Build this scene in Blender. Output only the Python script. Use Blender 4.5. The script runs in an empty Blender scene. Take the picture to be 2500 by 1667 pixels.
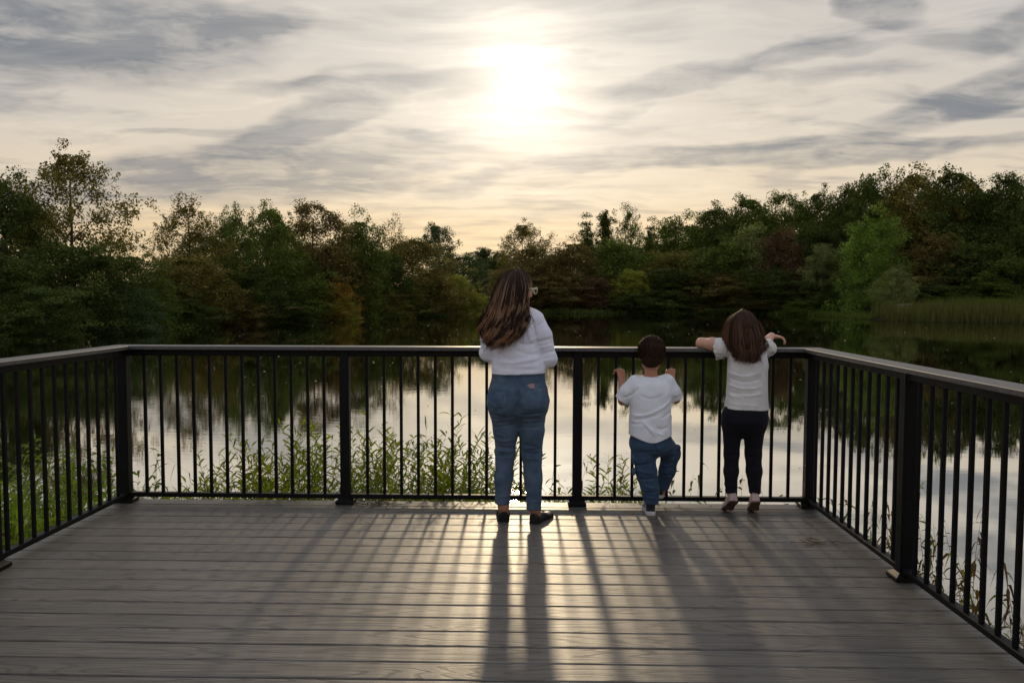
import bpy, math, random
import numpy as np
from mathutils import Matrix, Vector

scene = bpy.context.scene
COL = scene.collection
R = math.radians

# ------------------------------------------------------------------ camera
cam_data = bpy.data.cameras.new('camera')
cam_data.sensor_width = 36.0
cam_data.lens = 28.316
cam_data.clip_start = 0.05
cam_data.clip_end = 6000.0
cam = bpy.data.objects.new('camera', cam_data)
COL.objects.link(cam)
EYE = 1.4207
def camera_matrix(pitch, yaw, roll):
    f = Vector((math.sin(yaw) * math.cos(pitch), math.cos(yaw) * math.cos(pitch), -math.sin(pitch)))
    r = Vector((math.cos(yaw), -math.sin(yaw), 0.0))
    u = r.cross(f)
    r2 = r * math.cos(roll) + u * math.sin(roll)
    u2 = -r * math.sin(roll) + u * math.cos(roll)
    m = Matrix((r2, u2, -f)).transposed().to_4x4()
    m.translation = (0, 0, EYE)
    return m
cam.matrix_world = camera_matrix(0.0564, -0.0223, 0.0029)
scene.camera = cam

# ------------------------------------------------------------------ light and sky
SUN_AZ, SUN_EL = -0.75, 14.9            # degrees; azimuth from +Y towards +X
sun_dir = Vector((math.sin(R(SUN_AZ)) * math.cos(R(SUN_EL)), math.cos(R(SUN_AZ)) * math.cos(R(SUN_EL)), math.sin(R(SUN_EL))))
sun_data = bpy.data.lights.new('sun', 'SUN')
sun_data.energy = 1.1
sun_data.angle = R(2.2)
sun_data.color = (1.0, 0.78, 0.50)
sun = bpy.data.objects.new('sun', sun_data)
sun.rotation_euler = sun_dir.to_track_quat('Z', 'Y').to_euler()
sun.location = (0, 0, 30)
COL.objects.link(sun)

scene.view_settings.view_transform = 'Standard'
scene.view_settings.look = 'None'
scene.view_settings.exposure = 0.0
scene.view_settings.gamma = 1.0
scene.view_settings.use_curve_mapping = False
scene.render.engine = 'CYCLES'
scene.cycles.use_denoising = True
scene.cycles.use_adaptive_sampling = True
scene.cycles.adaptive_threshold = 0.02
scene.cycles.caustics_reflective = False
scene.cycles.caustics_refractive = False
scene.cycles.max_bounces = 4
scene.cycles.diffuse_bounces = 2
scene.cycles.glossy_bounces = 3
scene.cycles.transmission_bounces = 3
scene.cycles.transparent_max_bounces = 6
scene.cycles.sample_clamp_indirect = 4.0
scene.cycles.sample_clamp_direct = 0.0

class G:
    """small helper for building node trees"""
    def __init__(self, tree):
        self.t = tree
        tree.nodes.clear()
    def n(self, kind, **kw):
        nd = self.t.nodes.new(kind)
        for k, v in kw.items():
            setattr(nd, k, v)
        return nd
    def put(self, sock, v):
        if v is None:
            return
        if isinstance(v, bpy.types.NodeSocket):
            self.t.links.new(v, sock)
        else:
            sock.default_value = v
    def math(self, op, a, b=None, c=None, clamp=False):
        nd = self.n('ShaderNodeMath', operation=op, use_clamp=clamp)
        for i, v in enumerate((a, b, c)):
            self.put(nd.inputs[i], v)
        return nd.outputs[0]
    def vmath(self, op, a, b=None, scale=None):
        nd = self.n('ShaderNodeVectorMath', operation=op)
        self.put(nd.inputs[0], a)
        self.put(nd.inputs[1], b)
        if scale is not None:
            self.put(nd.inputs['Scale'], scale)
        return nd.outputs['Value'] if op in ('LENGTH', 'DOT_PRODUCT', 'DISTANCE') else nd.outputs[0]
    def noise(self, vec, scale, detail=3.0, rough=0.5, dist=0.0, out='Fac'):
        nd = self.n('ShaderNodeTexNoise')
        self.put(nd.inputs['Vector'], vec)
        nd.inputs['Scale'].default_value = scale
        nd.inputs['Detail'].default_value = detail
        nd.inputs['Roughness'].default_value = rough
        nd.inputs['Distortion'].default_value = dist
        return nd.outputs[out]
    def mapping(self, vec, loc=(0, 0, 0), rot=(0, 0, 0), scale=(1, 1, 1), kind='POINT'):
        nd = self.n('ShaderNodeMapping', vector_type=kind)
        self.put(nd.inputs['Vector'], vec)
        nd.inputs['Location'].default_value = loc
        nd.inputs['Rotation'].default_value = rot
        nd.inputs['Scale'].default_value = scale
        return nd.outputs[0]
    def remap(self, v, a, b, c=0.0, d=1.0, smooth=True):
        nd = self.n('ShaderNodeMapRange', interpolation_type='SMOOTHSTEP' if smooth else 'LINEAR')
        self.put(nd.inputs[0], v)
        for i, x in enumerate((a, b, c, d)):
            self.put(nd.inputs[i + 1], x)
        return nd.outputs[0]
    def ramp(self, fac, stops, mode='EASE'):
        nd = self.n('ShaderNodeValToRGB')
        cr = nd.color_ramp
        cr.interpolation = mode
        while len(cr.elements) < len(stops):
            cr.elements.new(0.5)
        for e, (p, c) in zip(cr.elements, stops):
            e.position = p
            e.color = (c[0], c[1], c[2], 1.0)
        self.put(nd.inputs[0], fac)
        return nd.outputs[0]
    def mix(self, fac, a, b, blend='MIX'):
        nd = self.n('ShaderNodeMix', data_type='RGBA', blend_type=blend)
        for i, v in ((0, fac), (6, a), (7, b)):
            if isinstance(v, (tuple, list)) and len(v) == 3:
                v = (v[0], v[1], v[2], 1.0)
            self.put(nd.inputs[i], v)
        return nd.outputs[2]
    def bump(self, height, strength=0.3, dist=0.01):
        nd = self.n('ShaderNodeBump')
        nd.inputs['Strength'].default_value = strength
        nd.inputs['Distance'].default_value = dist
        self.put(nd.inputs['Height'], height)
        return nd.outputs[0]
    def surface(self, shader):
        o = self.n('ShaderNodeOutputMaterial')
        self.t.links.new(shader, o.inputs['Surface'])

def build_world():
    w = bpy.data.worlds.new('World')
    scene.world = w
    w.use_nodes = True
    g = G(w.node_tree)
    d = g.vmath('NORMALIZE', g.n('ShaderNodeTexCoord').outputs['Generated'])
    sep = g.n('ShaderNodeSeparateXYZ'); g.put(sep.inputs[0], d)
    x, y, z = sep.outputs
    el = g.math('MULTIPLY', g.math('ARCSINE', z), 57.2958)
    az = g.math('MULTIPLY', g.math('ARCTAN2', x, y), 57.2958)
    ang = g.math('MULTIPLY', g.math('ARCCOSINE', g.math('MINIMUM', g.vmath('DOT_PRODUCT', d, tuple(sun_dir)), 0.99999)), 57.2958)
    # high layer: brightness falls away from the warm horizon
    base = g.ramp(g.math('DIVIDE', g.math('ABSOLUTE', el), 90.0), [
        (0.0, (0.92, 0.62, 0.32)), (0.045, (0.92, 0.68, 0.40)), (0.085, (0.86, 0.71, 0.52)), (0.13, (0.76, 0.67, 0.56)),
        (0.19, (0.67, 0.615, 0.55)), (0.30, (0.58, 0.56, 0.545)), (1.0, (0.50, 0.52, 0.57))])
    side = g.remap(ang, 14.0, 46.0)
    base = g.mix(side, base, g.mix(1.0, base, (0.84, 0.88, 0.96), 'MULTIPLY'))
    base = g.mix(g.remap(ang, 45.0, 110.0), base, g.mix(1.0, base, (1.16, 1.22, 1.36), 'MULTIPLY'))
    # streaked veil of cloud, laid out on a flat layer overhead
    den = g.math('ADD', g.math('ABSOLUTE', z), 0.09)
    comb = g.n('ShaderNodeCombineXYZ')
    g.put(comb.inputs[0], g.math('DIVIDE', x, den)); g.put(comb.inputs[1], g.math('DIVIDE', y, den))
    lay = comb.outputs[0]
    wv = g.vmath('SCALE', g.vmath('SUBTRACT', g.noise(lay, 1.1, 2, 0.55, 0.0, 'Color'), (0.5, 0.5, 0.5)), scale=0.55)
    lay2 = g.vmath('ADD', lay, wv)
    st1 = g.noise(g.mapping(lay2, rot=(0, 0, R(24)), scale=(0.68, 1.4, 1)), 2.3, 4, 0.58)
    st2 = g.noise(g.mapping(lay2, loc=(3.1, 1.7, 0), rot=(0, 0, R(-14)), scale=(0.9, 2.6, 1)), 2.6, 3, 0.6)
    dark = g.remap(st1, 0.46, 0.70, 0.0, 0.75)
    light = g.remap(st2, 0.50, 0.72)
    # the larger banks of grey cloud, each with its own direction in the sky
    ae = g.n('ShaderNodeCombineXYZ'); g.put(ae.inputs[0], az); g.put(ae.inputs[1], el)
    wa = g.vmath('SCALE', g.vmath('SUBTRACT', g.noise(g.mapping(ae.outputs[0], scale=(0.10, 0.26, 1)), 1.0, 3, 0.6, 0.0, 'Color'), (0.5, 0.5, 0.5)), scale=1.0)
    aw = g.vmath('ADD', ae.outputs[0], g.vmath('MULTIPLY', wa, (6.5, 2.8, 0.0)))
    banks = [  # azimuth, elevation, half length, half height, tilt, weight
        (-18.5, 8.1, 10.0, 1.9, 5, 1.0), (-15.3, 11.6, 5.5, 1.2, 20, .9), (-30, 15.4, 11.0, 2.5, 6, .85), (-20.5, 17.2, 4.4, 1.2, 14, .5),
        (9.3, 14.3, 6.2, .75, 13, .8), (17.8, 15.7, 4.4, .6, 5, .5), (28.6, 12.2, 6.0, 1.15, 14, .85), (2.9, 9.4, 5.2, .55, 10, .75),
        (11.0, 9.7, 7.5, .6, 3, .8), (-4.9, 7.6, 2.6, .6, 12, .8), (22.8, 18.0, 2.4, .8, -12, 1.0), (-12.5, 14.3, 6.2, .55, 5, .5),
        (-5.0, 11.4, 4.0, .5, 0, .72), (24, 9.1, 8.0, .55, -1, .55), (-9.0, 8.6, 4.0, .45, 6, .5), (1.5, 5.9, 3.5, .35, 4, .35),
        (-33, 5.5, 6.0, 1.2, 0, .5), (34, 16.5, 6, .9, 12, .5), (5.5, 12.2, 2.6, .35, 12, .5)]
    tot = None
    aw1 = g.vmath('ADD', aw, (0.0, 0.0, 1.0))
    for a0, e0, hw, hh, tilt, wt in banks:
        c, s = math.cos(R(tilt)), math.sin(R(tilt))
        u = g.vmath('DOT_PRODUCT', aw1, (c / hw, s / hw, -(a0 * c + e0 * s) / hw))
        v = g.vmath('DOT_PRODUCT', aw1, (-s / hh, c / hh, -(-a0 * s + e0 * c) / hh))
        k = g.remap(g.math('MULTIPLY_ADD', u, u, g.math('MULTIPLY', v, v)), 0.02, 2.0, wt, 0.0)
        tot = k if tot is None else g.math('ADD', tot, k)
    tot = g.math('SUBTRACT', 1.0, g.math('EXPONENT', g.math('MULTIPLY', tot, -2.3)))
    fine = g.remap(g.noise(g.mapping(aw, scale=(0.20, 0.66, 1)), 1.0, 4, 0.64), 0.3, 0.7, 0.55, 1.25)
    fac = g.math('ADD', g.math('MULTIPLY', tot, fine), g.math('MULTIPLY', dark, 0.8), clamp=True)
    fac = g.math('MULTIPLY', fac, g.remap(ang, 2.0, 8.0, 0.0, 1.0))
    col = g.mix(g.math('MULTIPLY', light, 0.30), base, g.mix(1.0, base, (1.30, 1.27, 1.20), 'MULTIPLY'))
    shade = g.mix(g.remap(el, 3.0, 12.0), (0.36, 0.32, 0.29), (0.235, 0.245, 0.265))
    shade = g.mix(g.remap(ang, 7.0, 24.0, 0.35, 0.0), shade, base)
    shade = g.mix(g.remap(st2, 0.3, 0.7, 0.0, 0.22), shade, base)
    col = g.mix(fac, col, shade)
    # sun shining through thin cloud
    angw = g.math('ADD', ang, g.math('MULTIPLY', g.math('SUBTRACT', st1, 0.5), 4.5))
    angw = g.math('MAXIMUM', angw, 0.0)
    g1 = g.math('MULTIPLY', g.math('EXPONENT', g.math('MULTIPLY', g.math('POWER', g.math('DIVIDE', angw, 2.2), 2.0), -1.0)), 0.55)
    g2 = g.math('MULTIPLY', g.math('EXPONENT', g.math('DIVIDE', angw, -5.6)), 0.80)
    veil = g.remap(g.math('ADD', g.math('MULTIPLY', st2, 0.5), g.math('MULTIPLY', st1, -0.5)), -0.16, 0.14, 0.72, 1.14)
    glow = g.math('MULTIPLY', g.math('ADD', g1, g2), veil)
    col = g.mix(1.0, col, g.mix(1.0, (1.0, 0.90, 0.74), glow, 'MULTIPLY'), 'ADD')
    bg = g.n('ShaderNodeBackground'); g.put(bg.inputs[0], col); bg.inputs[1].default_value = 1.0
    sky = g.n('ShaderNodeTexSky', sky_type='NISHITA')
    sky.sun_disc = False
    sky.sun_elevation = R(SUN_EL)
    sky.sun_rotation = R(SUN_AZ)
    sky.dust_density = 0.3
    bg2 = g.n('ShaderNodeBackground'); g.put(bg2.inputs[0], sky.outputs[0]); bg2.inputs[1].default_value = SKY_STRENGTH
    # thin cloud covers nearly all of the blue sky
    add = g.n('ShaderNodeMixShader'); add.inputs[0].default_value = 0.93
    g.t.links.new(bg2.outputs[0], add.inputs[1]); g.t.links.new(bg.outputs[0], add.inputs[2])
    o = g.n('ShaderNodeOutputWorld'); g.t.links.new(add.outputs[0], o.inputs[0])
    w.cycles.sampling_method = 'NONE'      # an even veil of cloud: found well enough without a map
SKY_STRENGTH = 0.05
build_world()

# ------------------------------------------------------------------ object helpers
def tag(o, label=None, cat=None, group=None, kind=None):
    for k, v in (('label', label), ('category', cat), ('group', group), ('kind', kind)):
        if v:
            o[k] = v
    return o

def empty(name, loc=(0, 0, 0), rz=0.0):
    o = bpy.data.objects.new(name, None)
    o.empty_display_size = 0.2
    o.location = loc
    o.rotation_euler = (0, 0, rz)
    COL.objects.link(o)
    return o

def link(name, me, parent=None, loc=(0, 0, 0)):
    o = bpy.data.objects.new(name, me)
    o.location = loc
    COL.objects.link(o)
    if parent:
        o.parent = parent
    return o

def mesh_np(name, v, f, mat=None, smooth=False, attrs=None):
    """v (n,3); f (m,k) with equal k"""
    v = np.ascontiguousarray(v, np.float32); f = np.ascontiguousarray(f, np.int32)
    me = bpy.data.meshes.new(name)
    n, k = f.shape
    me.vertices.add(len(v)); me.vertices.foreach_set('co', v.ravel())
    me.loops.add(n * k); me.loops.foreach_set('vertex_index', f.ravel())
    me.polygons.add(n)
    me.polygons.foreach_set('loop_start', np.arange(0, n * k, k, dtype=np.int32))
    me.polygons.foreach_set('use_smooth', np.full(n, smooth, bool))
    for an, (kind, data) in (attrs or {}).items():
        at = me.attributes.new(an, kind, 'POINT')
        at.data.foreach_set('color' if kind == 'FLOAT_COLOR' else 'value', np.ascontiguousarray(data, np.float32).ravel())
    me.update(calc_edges=True)
    me.validate()
    if mat:
        me.materials.append(mat)
    return me

class MB:
    """collects boxes and tubes into one mesh of mixed polygons"""
    def __init__(self):
        self.v, self.f = [], []
    def add(self, vs, fs):
        b = len(self.v)
        self.v += [tuple(p) for p in vs]
        self.f += [tuple(b + i for i in q) for q in fs]
    def box(self, c, s, bev=0.0, rz=0.0):
        """box with chamfered long edges when bev > 0"""
        hx, hy, hz = s[0] / 2, s[1] / 2, s[2] / 2
        cs, sn = math.cos(rz), math.sin(rz)
        def T(p):
            return (c[0] + p[0] * cs - p[1] * sn, c[1] + p[0] * sn + p[1] * cs, c[2] + p[2])
        if bev <= 0:
            vs = [(sx * hx, sy * hy, sz * hz) for sz in (-1, 1) for sx, sy in ((-1, -1), (1, -1), (1, 1), (-1, 1))]
            fs = [(3, 2, 1, 0), (4, 5, 6, 7), (0, 1, 5, 4), (1, 2, 6, 5), (2, 3, 7, 6), (3, 0, 4, 7)]
            self.add([T(p) for p in vs], fs)
            return
        b = min(bev, hx * .9, hy * .9, hz * .9)
        vs, idx = [], {}
        for sx in (-1, 1):
            for sy in (-1, 1):
                for sz in (-1, 1):
                    for a in range(3):
                        p = [sx * (hx - b), sy * (hy - b), sz * (hz - b)]
                        p[a] = (sx * hx, sy * hy, sz * hz)[a]
                        idx[(sx, sy, sz, a)] = len(vs); vs.append(T(p))
        fs = []
        for a in range(3):
            o1, o2 = [i for i in range(3) if i != a]
            for s0 in (-1, 1):
                q = []
                for u, w in ((-1, -1), (1, -1), (1, 1), (-1, 1)):
                    k = [0, 0, 0]; k[a] = s0; k[o1] = u; k[o2] = w
                    q.append(idx[(k[0], k[1], k[2], a)])
                fs.append(q if (s0 > 0) == (a != 1) else q[::-1])
        for a in range(3):
            o1, o2 = [i for i in range(3) if i != a]
            for u in (-1, 1):
                for w in (-1, 1):
                    def K(s, ax):
                        k = [0, 0, 0]; k[a] = s; k[o1] = u; k[o2] = w
                        return idx[(k[0], k[1], k[2], ax)]
                    q = [K(-1, o1), K(1, o1), K(1, o2), K(-1, o2)]
                    fs.append(q if (u * w > 0) == (a != 1) else q[::-1])
        for sx in (-1, 1):
            for sy in (-1, 1):
                for sz in (-1, 1):
                    q = [idx[(sx, sy, sz, a)] for a in range(3)]
                    fs.append(q if sx * sy * sz > 0 else q[::-1])
        self.add(vs, fs)
    def tube(self, pts, rads, n=6, cap=True):
        pts = [Vector(p) for p in pts]
        rings = []
        ref = Vector((0.37, 0.21, 0.9)).normalized()
        b0 = len(self.v)
        for i, p in enumerate(pts):
            t = (pts[min(i + 1, len(pts) - 1)] - pts[max(i - 1, 0)])
            if t.length < 1e-9:
                t = Vector((0, 0, 1))
            t.normalize()
            s = t.cross(ref)
            if s.length < 1e-3:
                s = t.cross(Vector((1, 0, 0)))
            s.normalize(); u = t.cross(s)
            for k in range(n):
                a = 2 * math.pi * k / n
                self.v.append(tuple(p + (s * math.cos(a) + u * math.sin(a)) * rads[i]))
        for i in range(len(pts) - 1):
            for k in range(n):
                a = b0 + i * n + k; b = b0 + i * n + (k + 1) % n
                self.f.append((b, a, a + n, b + n))
        if cap:
            self.f.append(tuple(b0 + k for k in range(n)))
            self.f.append(tuple(b0 + (len(pts) - 1) * n + k for k in range(n))[::-1])
    def mesh(self, name, mat=None, smooth=False):
        me = bpy.data.meshes.new(name)
        me.from_pydata(self.v, [], self.f)
        if smooth:
            me.polygons.foreach_set('use_smooth', [True] * len(me.polygons))
        me.update()
        if mat:
            me.materials.append(mat)
        return me

# ------------------------------------------------------------------ materials
MATS = {}
def material(name):
    def deco(fn):
        m = bpy.data.materials.new(name)
        m.use_nodes = True
        g = G(m.node_tree)
        fn(g)
        MATS[name] = m
        return m
    return deco

def principled(g, base, rough=0.5, normal=None, **kw):
    p = g.n('ShaderNodeBsdfPrincipled')
    if isinstance(base, (tuple, list)) and len(base) == 3:
        base = (*base, 1.0)
    g.put(p.inputs['Base Color'], base)
    g.put(p.inputs['Roughness'], rough)
    if normal is not None:
        g.put(p.inputs['Normal'], normal)
    for k, v in kw.items():
        key = k.replace('_', ' ').title().replace('Ior', 'IOR')
        if key == 'Ior':
            key = 'IOR'
        g.put(p.inputs[key], v)
    return p.outputs[0]

def objco(g):
    return g.n('ShaderNodeTexCoord').outputs['Object']

def leafy(name, col, col2, trans=0.35, rough=0.55, use_obj=False, tw=(1.25, 1.2, 0.55)):
    """foliage: colour x per-leaf tint, part of the light passes through"""
    @material(name)
    def _(g):
        at = g.n('ShaderNodeAttribute', attribute_name='tint').outputs['Fac']
        if use_obj:
            oc = g.n('ShaderNodeObjectInfo').outputs['Color']
            c = g.mix(at, g.mix(1.0, oc, col, 'MULTIPLY'), g.mix(1.0, oc, col2, 'MULTIPLY'))
        else:
            c = g.mix(at, col, col2)
        d = principled(g, c, rough, specular_ior_level=0.08)
        t = g.n('ShaderNodeBsdfTranslucent')
        g.put(t.inputs[0], g.mix(1.0, c, tw, 'MULTIPLY'))
        m = g.n('ShaderNodeMixShader'); m.inputs[0].default_value = trans
        g.t.links.new(d, m.inputs[1]); g.t.links.new(t.outputs[0], m.inputs[2])
        g.surface(m.outputs[0])

@material('ground')
def _(g):
    co = objco(g)
    n1 = g.noise(co, 0.35, 5, 0.6); n2 = g.noise(co, 6.0, 4, 0.65)
    c = g.mix(g.remap(n1, 0.4, 0.6), (0.035, 0.030, 0.016), (0.035, 0.052, 0.015))
    c = g.mix(g.math('MULTIPLY', n2, 0.6), c, (0.055, 0.045, 0.028))
    g.surface(principled(g, c, 0.95, g.bump(n2, 0.6, 0.05), specular_ior_level=0.0))

@material('water')
def _(g):
    co = objco(g)
    rip = g.noise(g.mapping(co, scale=(0.7, 2.4, 1)), 2.2, 4, 0.55, 0.3)
    calm = g.remap(g.noise(g.mapping(co, scale=(0.05, 0.16, 1)), 1.0, 3, 0.5), 0.42, 0.66, 0.25, 1.0)
    nm = g.bump(g.math('MULTIPLY', rip, calm), 0.022, 0.06)
    d = g.n('ShaderNodeBsdfDiffuse'); d.inputs[0].default_value = (0.012, 0.012, 0.006, 1)
    gl = g.n('ShaderNodeBsdfGlossy'); gl.inputs[0].default_value = (0.93, 0.92, 0.88, 1); gl.inputs['Roughness'].default_value = 0.018
    g.put(gl.inputs['Normal'], nm)
    fr = g.n('ShaderNodeFresnel'); fr.inputs[0].default_value = 1.9; g.put(fr.inputs['Normal'], nm)
    fac = g.remap(fr.outputs[0], 0.06, 0.36, 0.18, 0.86, smooth=False)
    m = g.n('ShaderNodeMixShader'); g.put(m.inputs[0], fac)
    g.t.links.new(d.outputs[0], m.inputs[1]); g.t.links.new(gl.outputs[0], m.inputs[2])
    g.surface(m.outputs[0])

@material('decking')
def _(g):
    info = g.n('ShaderNodeObjectInfo')
    off = g.n('ShaderNodeCombineXYZ')
    for i, k in enumerate((37.0, 11.0, 5.0)):
        g.put(off.inputs[i], g.math('MULTIPLY', info.outputs['Random'], k))
    co = g.vmath('ADD', objco(g), off.outputs[0])
    streak = g.noise(g.mapping(co, scale=(2.2, 170.0, 20)), 1.0, 4, 0.7)
    # cathedral figure pressed into the boards
    wob = g.noise(g.mapping(co, scale=(0.75, 8.0, 1)), 1.0, 1.5, 0.4)
    ring = g.math('SINE', g.math('MULTIPLY', wob, 110.0))
    ringm = g.math('MULTIPLY', g.remap(ring, 0.45, 0.98), g.remap(streak, 0.35, 0.6, 0.25, 1.0))
    patch = g.noise(g.mapping(co, scale=(0.8, 2.0, 1)), 1.0, 4, 0.6)
    blot = g.noise(g.mapping(co, scale=(2.6, 7.0, 1)), 1.0, 4, 0.65)
    c = g.mix(g.remap(patch, 0.32, 0.68), (0.132, 0.116, 0.095), (0.190, 0.163, 0.129))
    c = g.mix(g.remap(blot, 0.52, 0.75, 0.0, 0.25), c, (0.100, 0.100, 0.080))
    c = g.mix(g.remap(info.outputs['Random'], 0, 1, 0.0, 0.55, smooth=False), c, (0.080, 0.072, 0.061))
    c = g.mix(g.remap(streak, 0.58, 0.36, 0.0, 0.68), c, (0.062, 0.052, 0.041))
    c = g.mix(g.math('MULTIPLY', ringm, 0.30), c, (0.045, 0.039, 0.032))
    sp = g.noise(co, 260.0, 2, 0.5)
    c = g.mix(g.remap(sp, 0.62, 0.75, 0.0, 0.25), c, (0.20, 0.18, 0.15))
    h = g.math('ADD', g.math('MULTIPLY', streak, 0.8), g.math('MULTIPLY', ringm, -0.35))
    rough = g.remap(streak, 0.3, 0.7, 0.33, 0.50, smooth=False)
    gloss = g.remap(g.math('SUBTRACT', streak, g.math('MULTIPLY', ringm, 0.25)), 0.30, 0.62, 0.25, 0.70)
    g.surface(principled(g, c, rough, g.bump(h, 0.6, 0.0022), specular_ior_level=gloss))

@material('fascia')
def _(g):
    co = objco(g)
    n = g.noise(g.mapping(co, scale=(2, 2, 30)), 1.0, 4)
    g.surface(principled(g, g.mix(n, (0.09, 0.075, 0.055), (0.16, 0.14, 0.11)), 0.8))

@material('black_metal')
def _(g):
    co = objco(g)
    n = g.noise(co, 9.0, 4, 0.6); s = g.noise(co, 400.0, 2, 0.5)
    c = g.mix(g.remap(n, 0.55, 0.75), (0.0045, 0.0045, 0.005), (0.009, 0.0085, 0.008))
    g.surface(principled(g, c, g.remap(n, 0.3, 0.7, 0.42, 0.56), g.bump(s, 0.12, 0.001), specular_ior_level=0.16))

@material('cap_board')
def _(g):
    co = objco(g)
    n = g.noise(g.mapping(co, scale=(30, 30, 30)), 1.0, 5, 0.65); s = g.noise(co, 220.0, 3, 0.6)
    c = g.mix(g.remap(n, 0.35, 0.7), (0.045, 0.042, 0.044), (0.085, 0.079, 0.075))
    c = g.mix(g.remap(s, 0.55, 0.75, 0, 0.5), c, (0.15, 0.14, 0.13))
    g.surface(principled(g, c, g.remap(n, 0.3, 0.7, 0.34, 0.5), g.bump(s, 0.3, 0.0015), specular_ior_level=0.7))

@material('bark')
def _(g):
    co = objco(g)
    n = g.noise(g.mapping(co, scale=(6, 6, 1.4)), 1.0, 5, 0.65)
    g.surface(principled(g, g.mix(n, (0.022, 0.018, 0.014), (0.075, 0.062, 0.05)), 0.9, g.bump(n, 0.8, 0.03)))

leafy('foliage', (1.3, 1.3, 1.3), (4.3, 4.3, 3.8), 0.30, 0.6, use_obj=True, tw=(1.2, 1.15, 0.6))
leafy('weed_leaf', (0.080, 0.120, 0.016), (0.250, 0.290, 0.042), 0.58, 0.45, tw=(1.35, 1.35, 0.55))
leafy('bank_grass', (0.070, 0.120, 0.015), (0.200, 0.270, 0.040), 0.52, 0.5, tw=(1.2, 1.25, 0.5))
leafy('withered_leaf', (0.060, 0.036, 0.017), (0.190, 0.115, 0.045), 0.35, 0.7)
leafy('reed', (0.085, 0.066, 0.026), (0.160, 0.180, 0.042), 0.30, 0.7)
leafy('lawn', (0.055, 0.088, 0.014), (0.150, 0.190, 0.035), 0.3, 0.7)
leafy('straw', (0.085, 0.065, 0.035), (0.19, 0.15, 0.09), 0.2, 0.8)

@material('floating_leaf')
def _(g):
    at = g.n('ShaderNodeAttribute', attribute_name='tint').outputs['Fac']
    g.surface(principled(g, g.mix(at, (0.22, 0.17, 0.10), (0.72, 0.66, 0.55)), 0.6))

@material('grey_wood')
def _(g):
    n = g.noise(g.mapping(objco(g), scale=(3, 30, 30)), 1.0, 3)
    g.surface(principled(g, g.mix(n, (0.20, 0.19, 0.17), (0.36, 0.34, 0.31)), 0.8))

# ------------------------------------------------------------------ terrain and pond
WATER_Z = -1.0
POND = np.array([(-30, 42), (-28.5, 57), (-25, 69), (-18, 91), (-7, 108), (4, 112), (17, 114.5), (32, 112), (36, 105), (36.5, 97), (36, 88), (38.5, 81.5), (47, 77),
                 (60, 74), (75, 62), (70, 30), (45, 8), (20, 2.5), (8, 1.8), (4.2, 3.0), (3.4, 4.4), (2.9, 5.6), (2.2, 6.1), (.8, 6.2), (-1, 6.75), (-2.6, 6.9), (-4, 7.3),
                 (-5.5, 8.4), (-8, 9.2), (-20, 11), (-36, 24)], float)
def poly_sdf(px, py, poly=POND):
    d = np.full(px.shape, 1e9); s = np.zeros(px.shape, bool)
    n = len(poly)
    for i in range(n):
        a, b = poly[i], poly[(i + 1) % n]
        ex, ey = b - a
        wx, wy = px - a[0], py - a[1]
        t = np.clip((wx * ex + wy * ey) / (ex * ex + ey * ey), 0, 1)
        d = np.minimum(d, (wx - ex * t) ** 2 + (wy - ey * t) ** 2)
        c = ((a[1] > py) != (b[1] > py))
        with np.errstate(divide='ignore', invalid='ignore'):
            xi = (b[0] - a[0]) * (py - a[1]) / (b[1] - a[1]) + a[0]
        s ^= c & (px < xi)
    d = np.sqrt(d)
    return np.where(s, -d, d)

def wobble(x, y):
    return (np.sin(x * .9 + 1.3 * np.sin(y * .43)) * np.cos(y * .77 + x * .21) + .5 * np.sin(x * 2.3 + y * 1.7) * np.cos(y * 2.9 - x * .6))

def ground_z(x, y):
    x = np.asarray(x, float); y = np.asarray(y, float)
    d = poly_sdf(x, y)
    out = WATER_Z + .02 + .16 * (1 - np.exp(-np.maximum(d, 0) / .6)) + .035 * np.minimum(np.maximum(d, 0), 28)
    out = out + .05 * wobble(x, y) * np.clip(d / 1.5, 0, 1)
    ins = WATER_Z - np.minimum(.25 * -np.minimum(d, 0), 1.4)
    z = np.where(d > 0, out, ins)
    # the bank keeps below the deck
    deck = np.clip(np.maximum(np.maximum(-3.2 - x, x - 2.4), np.maximum(y - 5.8, -60 - y)), 0, 2) / 2
    return np.where(deck < 1, np.minimum(z, -.55 + .5 * deck + 0 * z), z)

def build_ground():
    n = 230
    t = np.linspace(-1, 1, n)
    s = np.sinh(t * 6.2) / np.sinh(6.2)
    xs = s * 2500 + 2.0
    ys = s * 2500 + 20.0
    # denser rows where the bank meets the deck
    X, Y = np.meshgrid(np.unique(np.concatenate([xs, np.arange(-9, 7, .22)])), np.unique(np.concatenate([ys, np.arange(1.5, 10, .22), np.arange(60, 122, 1.2)])), indexing='ij')
    Z = ground_z(X, Y)
    a, b = X.shape
    i = np.arange(a * b).reshape(a, b)
    f = np.stack([i[:-1, :-1], i[1:, :-1], i[1:, 1:], i[:-1, 1:]], -1).reshape(-1, 4)
    me = mesh_np('ground', np.stack([X, Y, Z], -1).reshape(-1, 3), f, MATS['ground'], True)
    tag(link('ground', me), kind='structure')
build_ground()

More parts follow.
